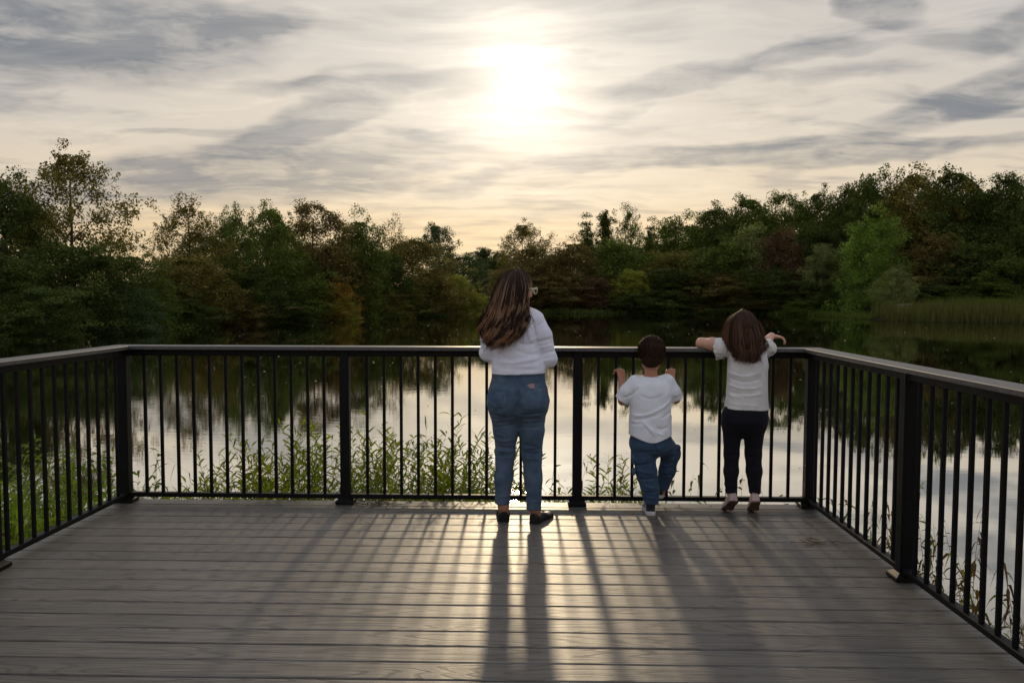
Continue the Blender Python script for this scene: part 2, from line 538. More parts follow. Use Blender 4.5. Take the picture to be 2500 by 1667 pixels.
def build_water():
    n = 60
    p = [tuple(q) for q in POND]
    # a sheet slightly larger than the shoreline, so that its rim lies under the bank
    c = POND.mean(0)
    xs = np.linspace(-44, 82, 32); ys = np.linspace(.8, 122, 40)
    X, Y = np.meshgrid(xs, ys, indexing='ij')
    i = np.arange(X.size).reshape(X.shape)
    f = np.stack([i[:-1, :-1], i[1:, :-1], i[1:, 1:], i[:-1, 1:]], -1).reshape(-1, 4)
    cx = X[:-1, :-1].ravel() + 2; cy = Y[:-1, :-1].ravel() + 1.5
    f = f[poly_sdf(cx, cy) < 5.0]
    tag(link('pond_water', mesh_np('pond_water', np.stack([X.ravel(), Y.ravel(), np.full(X.size, WATER_Z)], -1), f, MATS['water'])), kind='structure')
build_water()

# ------------------------------------------------------------------ deck
X_LEFT, X_RIGHT, Y_BACK = -2.775, 1.89, 5.43       # centre lines of the three railing runs
def build_deck():
    root = tag(empty('deck', (0, 0, 0)), kind='structure')
    rng = random.Random(4)
    x0, x1 = -2.875, 1.99
    pitch, w = .1445, .1358
    mb = MB(); mb.box((0, 0, -.0125), (x1 - x0, w, .025), .0045)
    plank = mb.mesh('plank', MATS['decking'])
    y = 5.5025 - w / 2
    for i in range(50):
        o = link('plank', plank, root, ((x0 + x1) / 2 + rng.uniform(-.002, .002), y, rng.uniform(-.0012, .0006)))
        o.rotation_euler = (rng.uniform(-.002, .002), 0, rng.uniform(-.0004, .0004) + (math.pi if i % 3 == 1 else 0))
        y -= pitch
    yend = y + pitch - w / 2
    ylen = 5.47 - yend
    for nm, c, s in (('rim_board', ((x0 + x1) / 2, 5.465, -.15), (x1 - x0 - .02, .038, .245)), ('rim_board', (x0 + .03, 5.443 - ylen / 2, -.15), (.038, ylen, .245)),
                     ('rim_board', (x1 - .03, 5.443 - ylen / 2, -.15), (.038, ylen, .245))):
        mb = MB(); mb.box(c, s, .002)
        link(nm, mb.mesh(nm, MATS['fascia']), root)
    mb = MB(); mb.box((0, 0, 0), (.038, ylen - .06, .235), .002)
    joist = mb.mesh('joist', MATS['fascia'])
    for k in range(1, 11):
        link('joist', joist, root, (x0 + .03 + k * (x1 - x0 - .06) / 11, 5.43 - ylen / 2, -.147))
    mb = MB(); mb.box((0, 0, -.85), (.14, .14, 1.2), .004)
    sp = mb.mesh('support_post', MATS['fascia'])
    for px in (-2.7, -1.15, .4, 1.8):
        for py in (5.28, 2.6, 0.0):
            link('support_post', sp, root, (px, py, 0))
build_deck()

def build_railing():
    root = tag(empty('deck_railing', (0, 5.43, 0)), 'black metal deck railing with thin balusters and a flat grey cap board on three sides', 'railing')
    oy = 5.43
    M, CAP = MATS['black_metal'], MATS['cap_board']
    def part(name, boxes, mat, loc, bev=.0015, parent=None):
        mb = MB()
        for c, s in boxes:
            mb.box(c, s, bev)
        return link(name, mb.mesh(name, mat), parent or root, loc)
    # posts with skirts
    def mesh1(name, boxes, mat, bev):
        mb = MB()
        for c, s in boxes:
            mb.box(c, s, bev)
        return mb.mesh(name, mat)
    post_me = mesh1('post', [((0, 0, .525), (.0635, .0635, 1.048))], M, .0025)
    skirt = MB(); skirt.box((0, 0, .012), (.122, .122, .024), .003)
    # sloping shoulder of the skirt
    a, b = .056, .0335
    skirt.add([(-a, -a, .0242), (a, -a, .0242), (a, a, .0242), (-a, a, .0242), (-b, -b, .040), (b, -b, .040), (b, b, .040), (-b, b, .040)],
              [(0, 1, 5, 4), (1, 2, 6, 5), (2, 3, 7, 6), (3, 0, 4, 7)])
    skirt_me = skirt.mesh('base_skirt', M)
    backx = [-2.778, -1.257, .324, 1.889]
    side_y = [4.04, 2.63, 1.22]
    for x, y in [(x, Y_BACK) for x in backx] + [(X_LEFT, y) for y in side_y] + [(X_RIGHT, y) for y in side_y]:
        p = link('post', post_me, root, (x, y - oy, 0))
        link('base_skirt', skirt_me, p, (0, 0, .001))
    # cap boards, mitred at the corners
    hw, zt, zb = .07, 1.078, 1.0525
    def cap(name, quad):
        mb = MB()
        e = .004
        q = [Vector((x, y - oy, 0)) for x, y in quad]
        ctr = sum(q, Vector()) / 4
        def ring(z, ins):
            return [(p.x + (ctr.x - p.x) / abs(ctr.x - p.x) * ins, p.y + (ctr.y - p.y) / abs(ctr.y - p.y) * ins, z) for p in q]
        rs = [ring(zb, e * .5), ring(zb + e, 0), ring(zt - e, 0), ring(zt - .0012, e * .4), ring(zt, e)]
        mb.add(sum(rs, []), [(3, 2, 1, 0), (16, 17, 18, 19)] + [(i * 4 + k, i * 4 + (k + 1) % 4, i * 4 + 4 + (k + 1) % 4, i * 4 + 4 + k) for i in range(4) for k in range(4)])
        link(name, mb.mesh(name, CAP), root)
    g = .0012
    yb0, yb1 = Y_BACK - hw, Y_BACK + hw
    cap('cap_board', [(X_LEFT + hw, yb0), (X_RIGHT - hw, yb0), (X_RIGHT + hw, yb1), (X_LEFT - hw, yb1)])
    cap('cap_board', [(X_LEFT - hw, .6), (X_LEFT + hw, .6), (X_LEFT + hw, yb0 - 2 * g), (X_LEFT - hw, yb1 - 2 * g)])
    cap('cap_board', [(X_RIGHT - hw, .6), (X_RIGHT + hw, .6), (X_RIGHT + hw, yb1 - 2 * g), (X_RIGHT - hw, yb0 - 2 * g)])
    bal_me = mesh1('baluster', [((0, 0, .5385), (.0195, .0195, .944))], M, .002)
    screw = MB(); screw.tube([(0, -.0245, .9905), (0, -.0225, .9905)], [.0035, .003], 8); screw_me = screw.mesh('screw', M)
    def bay(p, q, n, margin):
        p = Vector((p[0], p[1] - oy, 0)); q = Vector((q[0], q[1] - oy, 0))
        d = (q - p); L = d.length; rz = math.atan2(d.y, d.x); d.normalize()
        for nm, z, h, w in (('upper_rail', 1.031, .042, .045), ('bottom_rail', .0515, .030, .042)):
            mb = MB(); mb.box((0, 0, 0), (L - .0645, w, h), .003)
            o = link(nm, mb.mesh(nm, M), root, (p + q) / 2 + Vector((0, 0, z)))
            o.rotation_euler = (0, 0, rz)
            for s in (-1, 1):          # bracket where the rail meets the post
                mb = MB(); mb.box((0, 0, 0), (.022, w + .006, h + .005), .002)
                c = link('rail_bracket', mb.mesh('rail_bracket', M), o, (s * (L / 2 - .0445), 0, -.001))
        for k in range(n):
            t = margin + (L - 2 * margin) * k / (n - 1)
            o = link('baluster', bal_me, root, p + d * t)
            o.rotation_euler = (0, 0, rz)
    for a, b, m in ((0, 1, .144), (1, 2, .150), (2, 3, .139)):
        bay((backx[a], Y_BACK), (backx[b], Y_BACK), 12, m)
    for X in (X_LEFT, X_RIGHT):
        ys = [Y_BACK] + side_y
        for a, b in zip(ys[:-1], ys[1:]):
            bay((X, a), (X, b), 11, .118)
build_railing()

# ------------------------------------------------------------------ trees
def leaf_mesh(name, c, size, rng, tint, mat, up=.5, aspect=.55):
    n = len(c)
    nr = rng.normal(size=(n, 3)); nr[:, 2] = np.abs(nr[:, 2]) + up
    nr /= np.linalg.norm(nr, axis=1)[:, None]
    u = np.cross(nr, rng.normal(size=(n, 3))); u /= np.linalg.norm(u, axis=1)[:, None]
    w = np.cross(nr, u)
    s = size[:, None]
    v = np.stack([c - u * s, c - w * s * aspect + u * s * .1, c + u * s - nr * s * .25, c + w * s * aspect + u * s * .1], 1).reshape(-1, 3)
    f = np.arange(4 * n).reshape(n, 4)
    return mesh_np(name, v, f, mat, False, {'tint': ('FLOAT', np.repeat(tint, 4))})

KINDS = {  # crown base, width/height, limbs, clumps per limb, leaves per clump, clump radius, flatten, leaf half length
    'broad': (.10, .80, 26, 7, 105, .80, .75, .110),
    'airy': (.15, .80, 26, 7, 90, .68, .78, .098),
    'dense': (.02, .88, 32, 7, 105, .95, .66, .112),
    'shrub': (.00, 1.15, 36, 7, 100, 1.05, .40, .120),
    'cone': (.04, .46, 34, 5, 90, .60, .7, .10),
    'twiggy': (.12, .70, 22, 6, 32, .60, .85, .09)}
FILL = {'broad': 8000, 'airy': 4500, 'dense': 8500, 'shrub': 4500, 'cone': 3000, 'twiggy': 0}   # leaves spread through the crown between the clumps
H0 = 10.0
def grow(kind, seed):
    rng = np.random.default_rng(seed)
    base, wr, nl, nc, lf, rc, flat, ls = KINDS[kind]
    W = wr * H0
    def env(t):
        if kind == 'cone':
            return W / 2 * (1 - t) ** .75 * min(1, .45 + t * 5)
        if kind == 'shrub':
            return W / 2 * (1 - t ** 2.0) ** .6 * (.8 + .2 * math.sin(t * 9 + seed))
        if kind == 'dense':
            return W / 2 * math.sin(math.pi * min(1, .22 + .76 * t)) ** .6
        return W / 2 * math.sin(math.pi * (.14 + .83 * t)) ** .75
    trunk = MB()
    bend = rng.normal(size=2) * .35
    def tr(z):
        q = z / H0
        return np.array([bend[0] * q * (1 + math.sin(q * 4)), bend[1] * q * (1 + math.cos(q * 3) * .5), z])
    r0 = .17 if kind in ('broad', 'airy', 'twiggy') else .14
    zs = np.linspace(0, H0 * .86, 9)
    trunk.tube([tr(z) for z in zs], [r0 * (1.25 if i == 0 else 1) * (1 - .9 * i / 8) + .012 for i in range(9)], 8)
    cs, rs, tt = [], [], []
    for i in range(nl):
        t = (i + rng.uniform(0, .9)) / nl
        z1 = H0 * (base + (.97 - base) * t)
        a = i * 2.39996 + rng.normal() * .35
        r = env(t) * rng.uniform(.62, 1.12)
        z0 = max(.25 + .1 * z1, z1 - r * math.tan(R(rng.uniform(18, 50))) - .3)
        if kind == 'shrub':
            z0 = max(.1, z1 * .75 - .1)
        p0 = tr(min(z0, H0 * .84)); p2 = np.array([math.cos(a) * r, math.sin(a) * r, z1]) + tr(z1) * [1, 1, 0]
        pm = (p0 + p2) / 2 + np.array([0, 0, rng.uniform(.1, .5)]) + rng.normal(size=3) * .18
        lr = r0 * .42 * (1 - .6 * t)
        trunk.tube([p0, pm, p2], [lr, lr * .6, .012], 5, cap=False)
        ct = rng.uniform()
        for k in range(nc):
            q = .30 + .75 * (k + rng.uniform(0, 1)) / nc
            c = (1 - q) ** 2 * p0 + 2 * q * (1 - q) * pm + q * q * p2
            lat = rng.normal(size=3) * rc * (.55 + .5 * q)
            lat[2] *= .5 if kind == 'shrub' else .8
            c = c + lat
            if kind in ('airy', 'twiggy', 'broad') and k % 2:
                trunk.tube([(1 - q) ** 2 * p0 + 2 * q * (1 - q) * pm + q * q * p2, c], [lr * .3 + .006, .006], 3, cap=False)
            cs.append(c); rs.append(rc * rng.uniform(.55, 1.25)); tt.append(.5 * ct + .5 * rng.uniform())
        # a few loose sprigs beyond the outline
        if kind != 'shrub' and t > .35:
            e = p2 + np.array([math.cos(a) * .4, math.sin(a) * .4, .55]) * rng.uniform(.3, 1.3)
            trunk.tube([p2, e], [.014, .006], 3, cap=False)
            for q in (.35, .7, 1.0):
                cs.append(p2 + (e - p2) * q); rs.append(.26); tt.append(rng.uniform())
    cs, rs, tt = np.array(cs), np.array(rs), np.array(tt)
    cnt = np.maximum(6, (lf * (rs / rc) ** 2 * rng.uniform(.7, 1.2, len(rs)))).astype(int)
    idx = np.repeat(np.arange(len(cs)), cnt)
    o = rng.normal(size=(len(idx), 3)); o /= np.linalg.norm(o, axis=1)[:, None]
    o *= (rng.uniform(0, 1, len(idx)) ** .5)[:, None]
    o[:, 2] *= flat
    if kind in ('shrub', 'dense'):
        o[:, 2] -= .25 * (o[:, 0] ** 2 + o[:, 1] ** 2)
    P = cs[idx] + o * rs[idx][:, None]
    nf = FILL[kind]
    if nf:
        t = rng.uniform(0, 1, nf * 3); a = rng.uniform(0, 6.283, nf * 3)
        e = np.array([env(q) for q in np.linspace(0, 1, 64)])
        rr = np.interp(t, np.linspace(0, 1, 64), e) * rng.uniform(.25, 1, nf * 3) ** .6
        z = H0 * (base + (.97 - base) * t)
        q = np.stack([np.cos(a) * rr, np.sin(a) * rr, z], -1)
        q[:, :2] += np.stack([bend[0] * z / H0, bend[1] * z / H0], -1)
        lump = sum(np.sin(q @ (rng.normal(size=3) * 1.15) + rng.uniform(0, 6.28)) for _ in range(5))
        lt = lump[lump > .1][:nf]
        q = q[lump > .1][:nf]
        P = np.concatenate([P, q]); 
        near = (np.arange(len(q)) * 7) % len(cs)
        idx = np.concatenate([idx, near])
    keep = P[:, 2] > .05
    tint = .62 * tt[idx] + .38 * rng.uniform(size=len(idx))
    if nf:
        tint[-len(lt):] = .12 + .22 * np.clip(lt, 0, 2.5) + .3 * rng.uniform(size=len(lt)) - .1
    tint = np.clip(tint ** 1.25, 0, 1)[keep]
    P, idx = P[keep], idx[keep]
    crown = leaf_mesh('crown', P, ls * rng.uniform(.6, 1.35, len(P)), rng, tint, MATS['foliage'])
    tm = trunk.mesh('trunk', MATS['bark'], True)
    rad = np.percentile(np.hypot(P[:, 0], P[:, 1]), 97)
    return tm, crown, 2 * rad, np.percentile(P[:, 2], 99.7)

VAR = {k: [grow(k, s * 17 + len(k)) for s in range(1, n + 1)] for k, n in (('broad', 4), ('airy', 3), ('dense', 4), ('shrub', 4), ('cone', 2), ('twiggy', 2))}
_used = {}
def tree(name, geo, kind, color, label, group=None, cat='tree'):
    x, y, top, width = geo
    z = float(ground_z(x, y)) - .05
    i = _used.get(kind, 0); _used[kind] = i + 1
    tm, cm, w, h = VAR[kind][i % len(VAR[kind])]
    root = empty(name, (x, y, z), rz=(i * 1.7) % 6.28)
    tag(root, label, cat, group)
    width *= 1.12
    for nm, me in (('trunk', tm), ('crown', cm)):
        o = link(nm, me, root)
        o.scale = (width / w, width / w, (top - z) / h)
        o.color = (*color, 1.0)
    return root

DG = (.034, .046, .012); MG = (.050, .066, .014); OL = (.076, .066, .018); BR = (.070, .055, .020); RD = (.062, .038, .021)
YG = (.110, .115, .020); BG = (.070, .104, .019); OR = (.145, .092, .019); BL = (.034, .050, .022); PG = (.095, .105, .038)
TREES = [
 # left bank, back to front
 ('tree', (-30.6364, 53, 11.2864, 7.1622), 'airy', OL, 'tall airy tree with thin leaning branches, highest on the left bank', None),
 ('tree', (-32.3946, 50, 8.7748, 5.946), 'broad', DG, 'dark leafy tree at the left edge beside the tall airy tree', None),
 ('tree', (-31.5762, 60, 5.7206, 4.8649), 'twiggy', OL, 'sparse twiggy tree low between the tall airy tree and the open sky gap', None),
 ('tree', (-29.4299, 69, 9.7151, 7.646), 'airy', OL, 'olive-brown open-crowned tree just right of the low sky gap on the left', None),
 ('tree', (-26.6013, 72, 9.1886, 4.2811), 'broad', MG, 'narrow green tree right of the olive-brown open crown', None),
 ('tree', (-25.1772, 76, 9.9473, 6.1622), 'broad', MG, 'rounded green tree left of the reddish-brown crown', None),
 ('tree', (-21.8168, 82, 10.8857, 8.8649), 'airy', BR, 'reddish-brown open-crowned tree in the middle of the left bank', None),
 ('tree', (-17.7645, 86, 10.4296, 6.5081), 'dense', MG, 'full green tree right of the reddish-brown crown', None),
 ('tree', (-16.0208, 92, 10.6663, 5.9676), 'twiggy', OL, 'thin wispy tree at the right shoulder of the left bank', None),
 ('tree', (-15.5078, 132, 13.0686, 7.8487), 'broad', BL, 'dark rounded tree set back in the gap between the banks', None),
 ('tree', (-10.5546, 128, 7.922, 10.3784), 'dense', BL, 'bluish-green bushy tree set back under the sky notch', None),
 ('tree', (-10.0452, 165, 11.1344, 8.0271), 'cone', BL, 'farthest small dark tree at the bottom of the sky notch', None),
 ('tree', (-5.8601, 160, 10.1604, 7.7838), 'broad', DG, 'far dark tree just right of the sky notch', None),
 ('tree', (-14.3958, 96, 8.1921, 10.8974), 'dense', OL, 'brownish-green dome-shaped tree at the tip of the left bank', None),
 # front of the left bank
 ('shrub', (-28.7727, 44, 3.4919, 5.7081), 'shrub', DG, 'dark spreading shrub at the far left waterline', None),
 ('shrub', (-27.8214, 49, 4.5318, 6.6217), 'dense', DG, 'big dark bushy tree below the tall airy tree', None),
 ('shrub', (-27.1489, 55, 4.6212, 5.946), 'dense', MG, 'green bushy tree under the low sky gap on the left', None),
 ('shrub', (-26.2649, 43, 1.8099, 5.5784), 'shrub', DG, 'low dark shrub dipping into the water below the big left bushy tree', None),
 ('shrub', (-26.6363, 51, 2.0331, 5.7892), 'shrub', BL, 'low dark-green shrub second along the left waterline', None),
 ('shrub', (-27.0396, 64, 4.4602, 7.6109), 'dense', OL, 'olive bushy tree below the olive-brown open crown', None),
 ('shrub', (-26.7273, 60, 1.3376, 6.4865), 'shrub', DG, 'low layered shrub hanging over the water below the olive bushy tree', None),
 ('shrub', (-24.9824, 70, 4.3753, 7.1892), 'dense', DG, 'dark bushy tree left of the red-tinged layered shrub', None),
 ('shrub', (-24.5043, 67, 1.6345, 5.7946), 'shrub', BR, 'red-tinged layered shrub at the left waterline', None),
 ('shrub', (-23.2622, 77, 5.7171, 8.3244), 'dense', MG, 'green bushy tree left of the orange bush', None),
 ('shrub', (-22.2079, 74, 1.3494, 6.4), 'shrub', DG, 'low dark shrub at the waterline left of the orange bush', None),
 ('shrub', (-19.3068, 80.5, 3.1861, 4.5689), 'dense', OR, 'orange and yellow autumn bush on the left waterline', None),
 ('shrub', (-18.7677, 80, 1.3588, 3.4595), 'shrub', YG, 'yellow-green bush hanging to the water below the orange bush', None),
 ('shrub', (-20.5834, 85, 6.8577, 7.8109), 'dense', BR, 'brownish bushy tree directly above the orange bush', None),
 ('shrub', (-16.915, 90, 6.4592, 8.2703), 'dense', DG, 'dark green bushy tree right of the orange bush', None),
 ('shrub', (-16.0897, 88, 1.8417, 7.6109), 'shrub', OL, 'olive layered shrub at the waterline right of the orange bush', None),
 ('shrub', (-12.3236, 98, 4.2828, 9.0055), 'shrub', BR, 'brown layered shrub near the tip of the left bank', None),
 ('shrub', (-9.4205, 104, 4.0744, 5.3406), 'dense', YG, 'yellow-green bush beside the long-haired woman', None),
 ('shrub', (-7.5241, 105, 1.8422, 6.2433), 'shrub', YG, 'low yellow-green shrub at the end of the left bank', None),
 ('shrub', (-13.6153, 94, 1.1184, 7.1136), 'shrub', DG, 'low dark shrub at the waterline under the dome-shaped tree', None),
 # far bank, centre to right
 ('tree', (-1.6041, 128, 13.274, 8.3028), 'airy', OL, 'open brown-olive crown behind the woman', None),
 ('tree', (2.4851, 126, 11.5469, 8.173), 'twiggy', BR, 'thin reddish crown just right of the woman', None),
 ('tree', (6.0105, 122, 10.2531, 11.2109), 'dense', BR, 'broad red-brown tree right of the woman', None),
 ('tree', (0.4446, 120, 8.8184, 9.7298), 'dense', BR, 'dark brown bushy tree behind the glasses of the woman', None),
 ('tree', (9.5857, 134, 14.9081, 4.4908), 'cone', DG, 'narrow pointed tree, left one of the pair on the far bank', None),
 ('tree', (12.5795, 137, 15.5031, 4.4433), 'cone', DG, 'narrow pointed tree, right one of the pair on the far bank', None),
 ('tree', (16.4672, 136, 16.5575, 6.9838), 'airy', MG, 'tall pointed open tree right of the narrow pair', None),
 ('tree', (20.0463, 138, 14.5111, 3.5806), 'cone', DG, 'small pointed tree alone in the dip of the far skyline', None),
 ('tree', (12.7543, 124, 9.7451, 12.7352), 'dense', MG, 'green bushy tree below the narrow pair', None),
 ('tree', (24.0846, 132, 14.7161, 10.7028), 'broad', MG, 'rounded tree where the right-hand skyline starts to rise', None),
 ('tree', (29.4459, 131, 16.1451, 10.6217), 'broad', DG, 'second rounded tree up the rising right-hand skyline', None),
 ('tree', (35.054, 130, 17.2712, 10.5406), 'broad', MG, 'third rounded tree up the rising right-hand skyline', None),
 ('tree', (39.5732, 128, 17.8383, 9.6865), 'airy', MG, 'open tree with sky showing through, left of the tall right-hand trees', None),
 ('tree', (43.2308, 124, 17.8478, 9.3838), 'airy', DG, 'open dark tree with sky showing through, above the pale sapling', None),
 ('tree', (46.248, 120, 17.7593, 7.7838), 'broad', DG, 'dark tree just left of the tallest trees on the right', None),
 ('tree', (47.2308, 112, 18.6094, 10.292), 'broad', DG, 'tall dark tree behind the bright green tree', None),
 ('tree', (50.9102, 108, 18.3319, 11.092), 'broad', OL, 'tall brownish tree right of the bright green tree', None),
 ('tree', (55.2393, 106, 17.7936, 10.8866), 'broad', DG, 'tall dark tree right of the brownish tree', None),
 ('tree', (58.5356, 103, 16.6813, 9.4649), 'broad', DG, 'tall dark tree near the right edge', None),
 ('tree', (59.5422, 98, 15.4266, 7.946), 'airy', DG, 'dark tree cut by the right edge of the picture', None),
 ('tree', (22.343, 122, 7.9994, 11.2109), 'dense', OL, 'olive bushy tree left of centre on the right bank', None),
 ('tree', (27.923, 121, 10.2086, 12.4271), 'dense', MG, 'broad green tree above the boy', None),
 ('tree', (32.659, 122, 11.9056, 9.892), 'dense', PG, 'pale green tree left of the dark red tree', None),
 ('tree', (35.9796, 117, 11.0464, 8.2217), 'dense', RD, 'dark red autumn tree on the right bank', None),
 ('tree', (39.8215, 112, 8.6819, 5.7514), 'airy', PG, 'pale green sapling left of the bright green tree', None),
 ('tree', (42.2871, 120, 11.7436, 10.3784), 'dense', DG, 'dark bushy tree behind the pale sapling', None),
 ('tree', (42.0802, 101, 12.4609, 8.1892), 'dense', BG, 'bright green egg-shaped tree, brightest on the right bank', None),
 ('tree', (41.7316, 93, 4.8984, 4.6249), 'airy', PG, 'small olive tree standing by the bench at the reeds', None),
 ('tree', (49.9907, 101, 8.9501, 9.2811), 'dense', BR, 'brown dome-shaped tree right of the bright green tree', None),
 ('tree', (49.6077, 106, 11.6696, 10.8866), 'dense', OL, 'olive bushy tree below the tall brownish tree', None),
 ('tree', (53.6802, 98, 7.8016, 10.0649), 'dense', DG, 'dark green bushy tree behind the cattails', None),
 ('tree', (55.1885, 103, 12.4684, 11.1352), 'dense', DG, 'big dark leafy tree filling the upper right bank', None),
 ('tree', (58.5176, 99, 11.0017, 10.1676), 'dense', DG, 'big dark leafy tree at the right edge', None),
 ('tree', (55.1374, 93, 6.0086, 8.0433), 'dense', MG, 'green bushy tree low at the right edge', None),
 # front of the far bank
 ('shrub', (-2.9422, 114, 5.6937, 7.3946), 'shrub', BR, 'brown layered shrub behind the hair of the woman', None),
 ('shrub', (2.6539, 117, 4.8765, 10.7514), 'shrub', BR, 'reddish layered shrub right of the woman at the far waterline', None),
 ('shrub', (9.6556, 118, 4.289, 8.2919), 'shrub', RD, 'dark red layered shrub left of the yellow-green bush', None),
 ('shrub', (14.8343, 118, 5.1227, 6.0595), 'dense', YG, 'yellow-green bush in the middle of the far waterline', None),
 ('shrub', (20.6973, 118, 5.5771, 10.8433), 'shrub', DG, 'dark layered shrub right of the yellow-green bush', None),
 ('shrub', (15.8022, 116.5, 2.2062, 9.446), 'shrub', DG, 'low dark shrub at the far waterline between woman and boy', None),
 ('shrub', (27.086, 117, 4.931, 10.7514), 'shrub', BR, 'dark brown layered shrub above the boy', None),
 ('shrub', (33.6485, 115, 5.4999, 10.5676), 'shrub', DG, 'dark layered shrub above the girl', None),
 ('shrub', (24.5406, 116.5, 1.481, 9.446), 'shrub', DG, 'low dark shrub at the far waterline above the boy', None),
 ('shrub', (31.5936, 115, 1.1937, 9.3244), 'shrub', BR, 'low brown shrub at the far waterline left of the girl', None),
 ('shrub', (39.0464, 112, 3.915, 9.0811), 'shrub', DG, 'dark shrub below the pale sapling', None),
 ('shrub', (42.0087, 106, 3.7936, 7.4487), 'shrub', DG, 'dark shrub at the foot of the bright green tree', None),
 ('shrub', (36.5731, 108, 0.9391, 5.2541), 'shrub', MG, 'low green bush at the start of the grassy spit', None),
 ('shrub', (47.6929, 96, 3.0827, 7.7838), 'shrub', DG, 'dark shrub behind the bench', None),
 ('shrub', (52.132, 94, 3.3114, 8.6379), 'shrub', MG, 'dark green shrub just behind the cattails', None),
]
for nm, geo, kind, colr, label, group in TREES:
    tree(nm, geo, kind, colr, label, group, 'tree' if nm == 'tree' else 'bush')
for x, y, top, w, kind, lab in ((-41, 46, 9.5, 9, 'dense', 'dark bushy tree beyond the far left shrub'), (-46, 34, 9.0, 10, 'broad', 'dark tree farther round the left shore'), (-48, 22, 8.0, 9, 'dense', 'bushy tree farthest round the left shore'), (64, 92, 13, 11, 'dense', 'dark tree beyond the right edge'), (72, 84, 12, 11, 'broad', 'tall tree farther round the right shore')):
    tree('tree', (x, y, top, w), kind, DG, lab)
# the wood behind, which shows only in the gaps between the front trees
rb = random.Random(11)
def back_row(pts, labels, group):
    for (x, y, top, w), label in zip(pts, labels):
        tree('tree', (x, y, top, w), rb.choice(['broad', 'dense', 'dense']), rb.choice([DG, MG, OL, BL]), 'dark tree in the row behind, ' + label, group)
back_row([(-36.5343, 58, 7.6085, 6.8973), (-31.9112, 66, 2.7579, 7.1352), (-32.8063, 82, 7.5314, 8.8649), (-28.7668, 92, 8.7811, 9.946), (-23.5847, 102, 8.7688, 11.0271)], ['behind the tall airy tree on the left', 'in the low sky gap on the left', 'behind the olive-brown open crown', 'behind the rounded green tree of the left bank', 'behind the reddish-brown crown of the left bank'], 'back row of the left bank')
back_row([(-8.292, 175, 8.9119, 18.919), (5.8019, 150, 9.0713, 16.2163), (16.2349, 150, 11.0916, 16.2163), (25.0318, 150, 12.3026, 16.2163), (30.5548, 146, 13.9599, 14.9947), (36.7313, 146, 15.5139, 14.9947), (42.3169, 144, 16.0873, 14.7893), (47.7184, 142, 16.6376, 14.5839), (52.18, 138, 16.9398, 14.1731)],
         ['just right of the sky notch', 'behind the broad red-brown tree', 'below the narrow pointed pair', 'in the dip right of the small pointed tree', 'where the right skyline starts to rise', 'second up the rising right skyline', 'third up the rising right skyline', 'behind the dark red autumn tree', 'behind the pale sapling'], 'back row of the far bank')
back_row([(56.2015, 126, 17.582, 13.6217), (60.8126, 122, 17.0691, 13.1893), (64.9896, 118, 16.5561, 12.7568), (68.1628, 114, 15.4458, 12.3244)], ['behind the bright green tree', 'behind the tall brownish tree', 'behind the two tall dark trees on the right', 'at the right edge'], 'back row of the right bank')

# ------------------------------------------------------------------ blades: grass, reeds, leaves
def blades(root, dirv, length, width, droop, rng, segs=3, face=None):
    """bent tapering ribbons; all arguments are arrays over blades"""
    n = len(root)
    d = dirv / np.linalg.norm(dirv, axis=1)[:, None]
    s = np.cross(d, rng.normal(size=(n, 3)) if face is None else face)
    s /= np.maximum(np.linalg.norm(s, axis=1), 1e-6)[:, None]
    vs = []
    for k in range(segs + 1):
        q = k / segs
        c = root + d * (length * q)[:, None]
        c[:, 2] -= droop * length * q ** 2
        w = width * (math.sin(math.pi * min(.97, .12 + .88 * q)) if segs > 1 else 1)
        vs += [c - s * (w / 2)[:, None], c + s * (w / 2)[:, None]]
    v = np.stack(vs, 1)
    m = 2 * (segs + 1)
    b = (np.arange(n) * m)[:, None]
    f = np.concatenate([np.stack([b[:, 0] + 2 * k, b[:, 0] + 2 * k + 1, b[:, 0] + 2 * k + 3, b[:, 0] + 2 * k + 2], -1)[:, None] for k in range(segs)], 1).reshape(-1, 4)
    return v.reshape(-1, 3), f, m

def join(parts):
    vs, fs, ts, b = [], [], [], 0
    for v, f, t in parts:
        vs.append(v); fs.append(f + b); ts.append(t); b += len(v)
    return np.concatenate(vs), np.concatenate(fs), np.concatenate(ts)

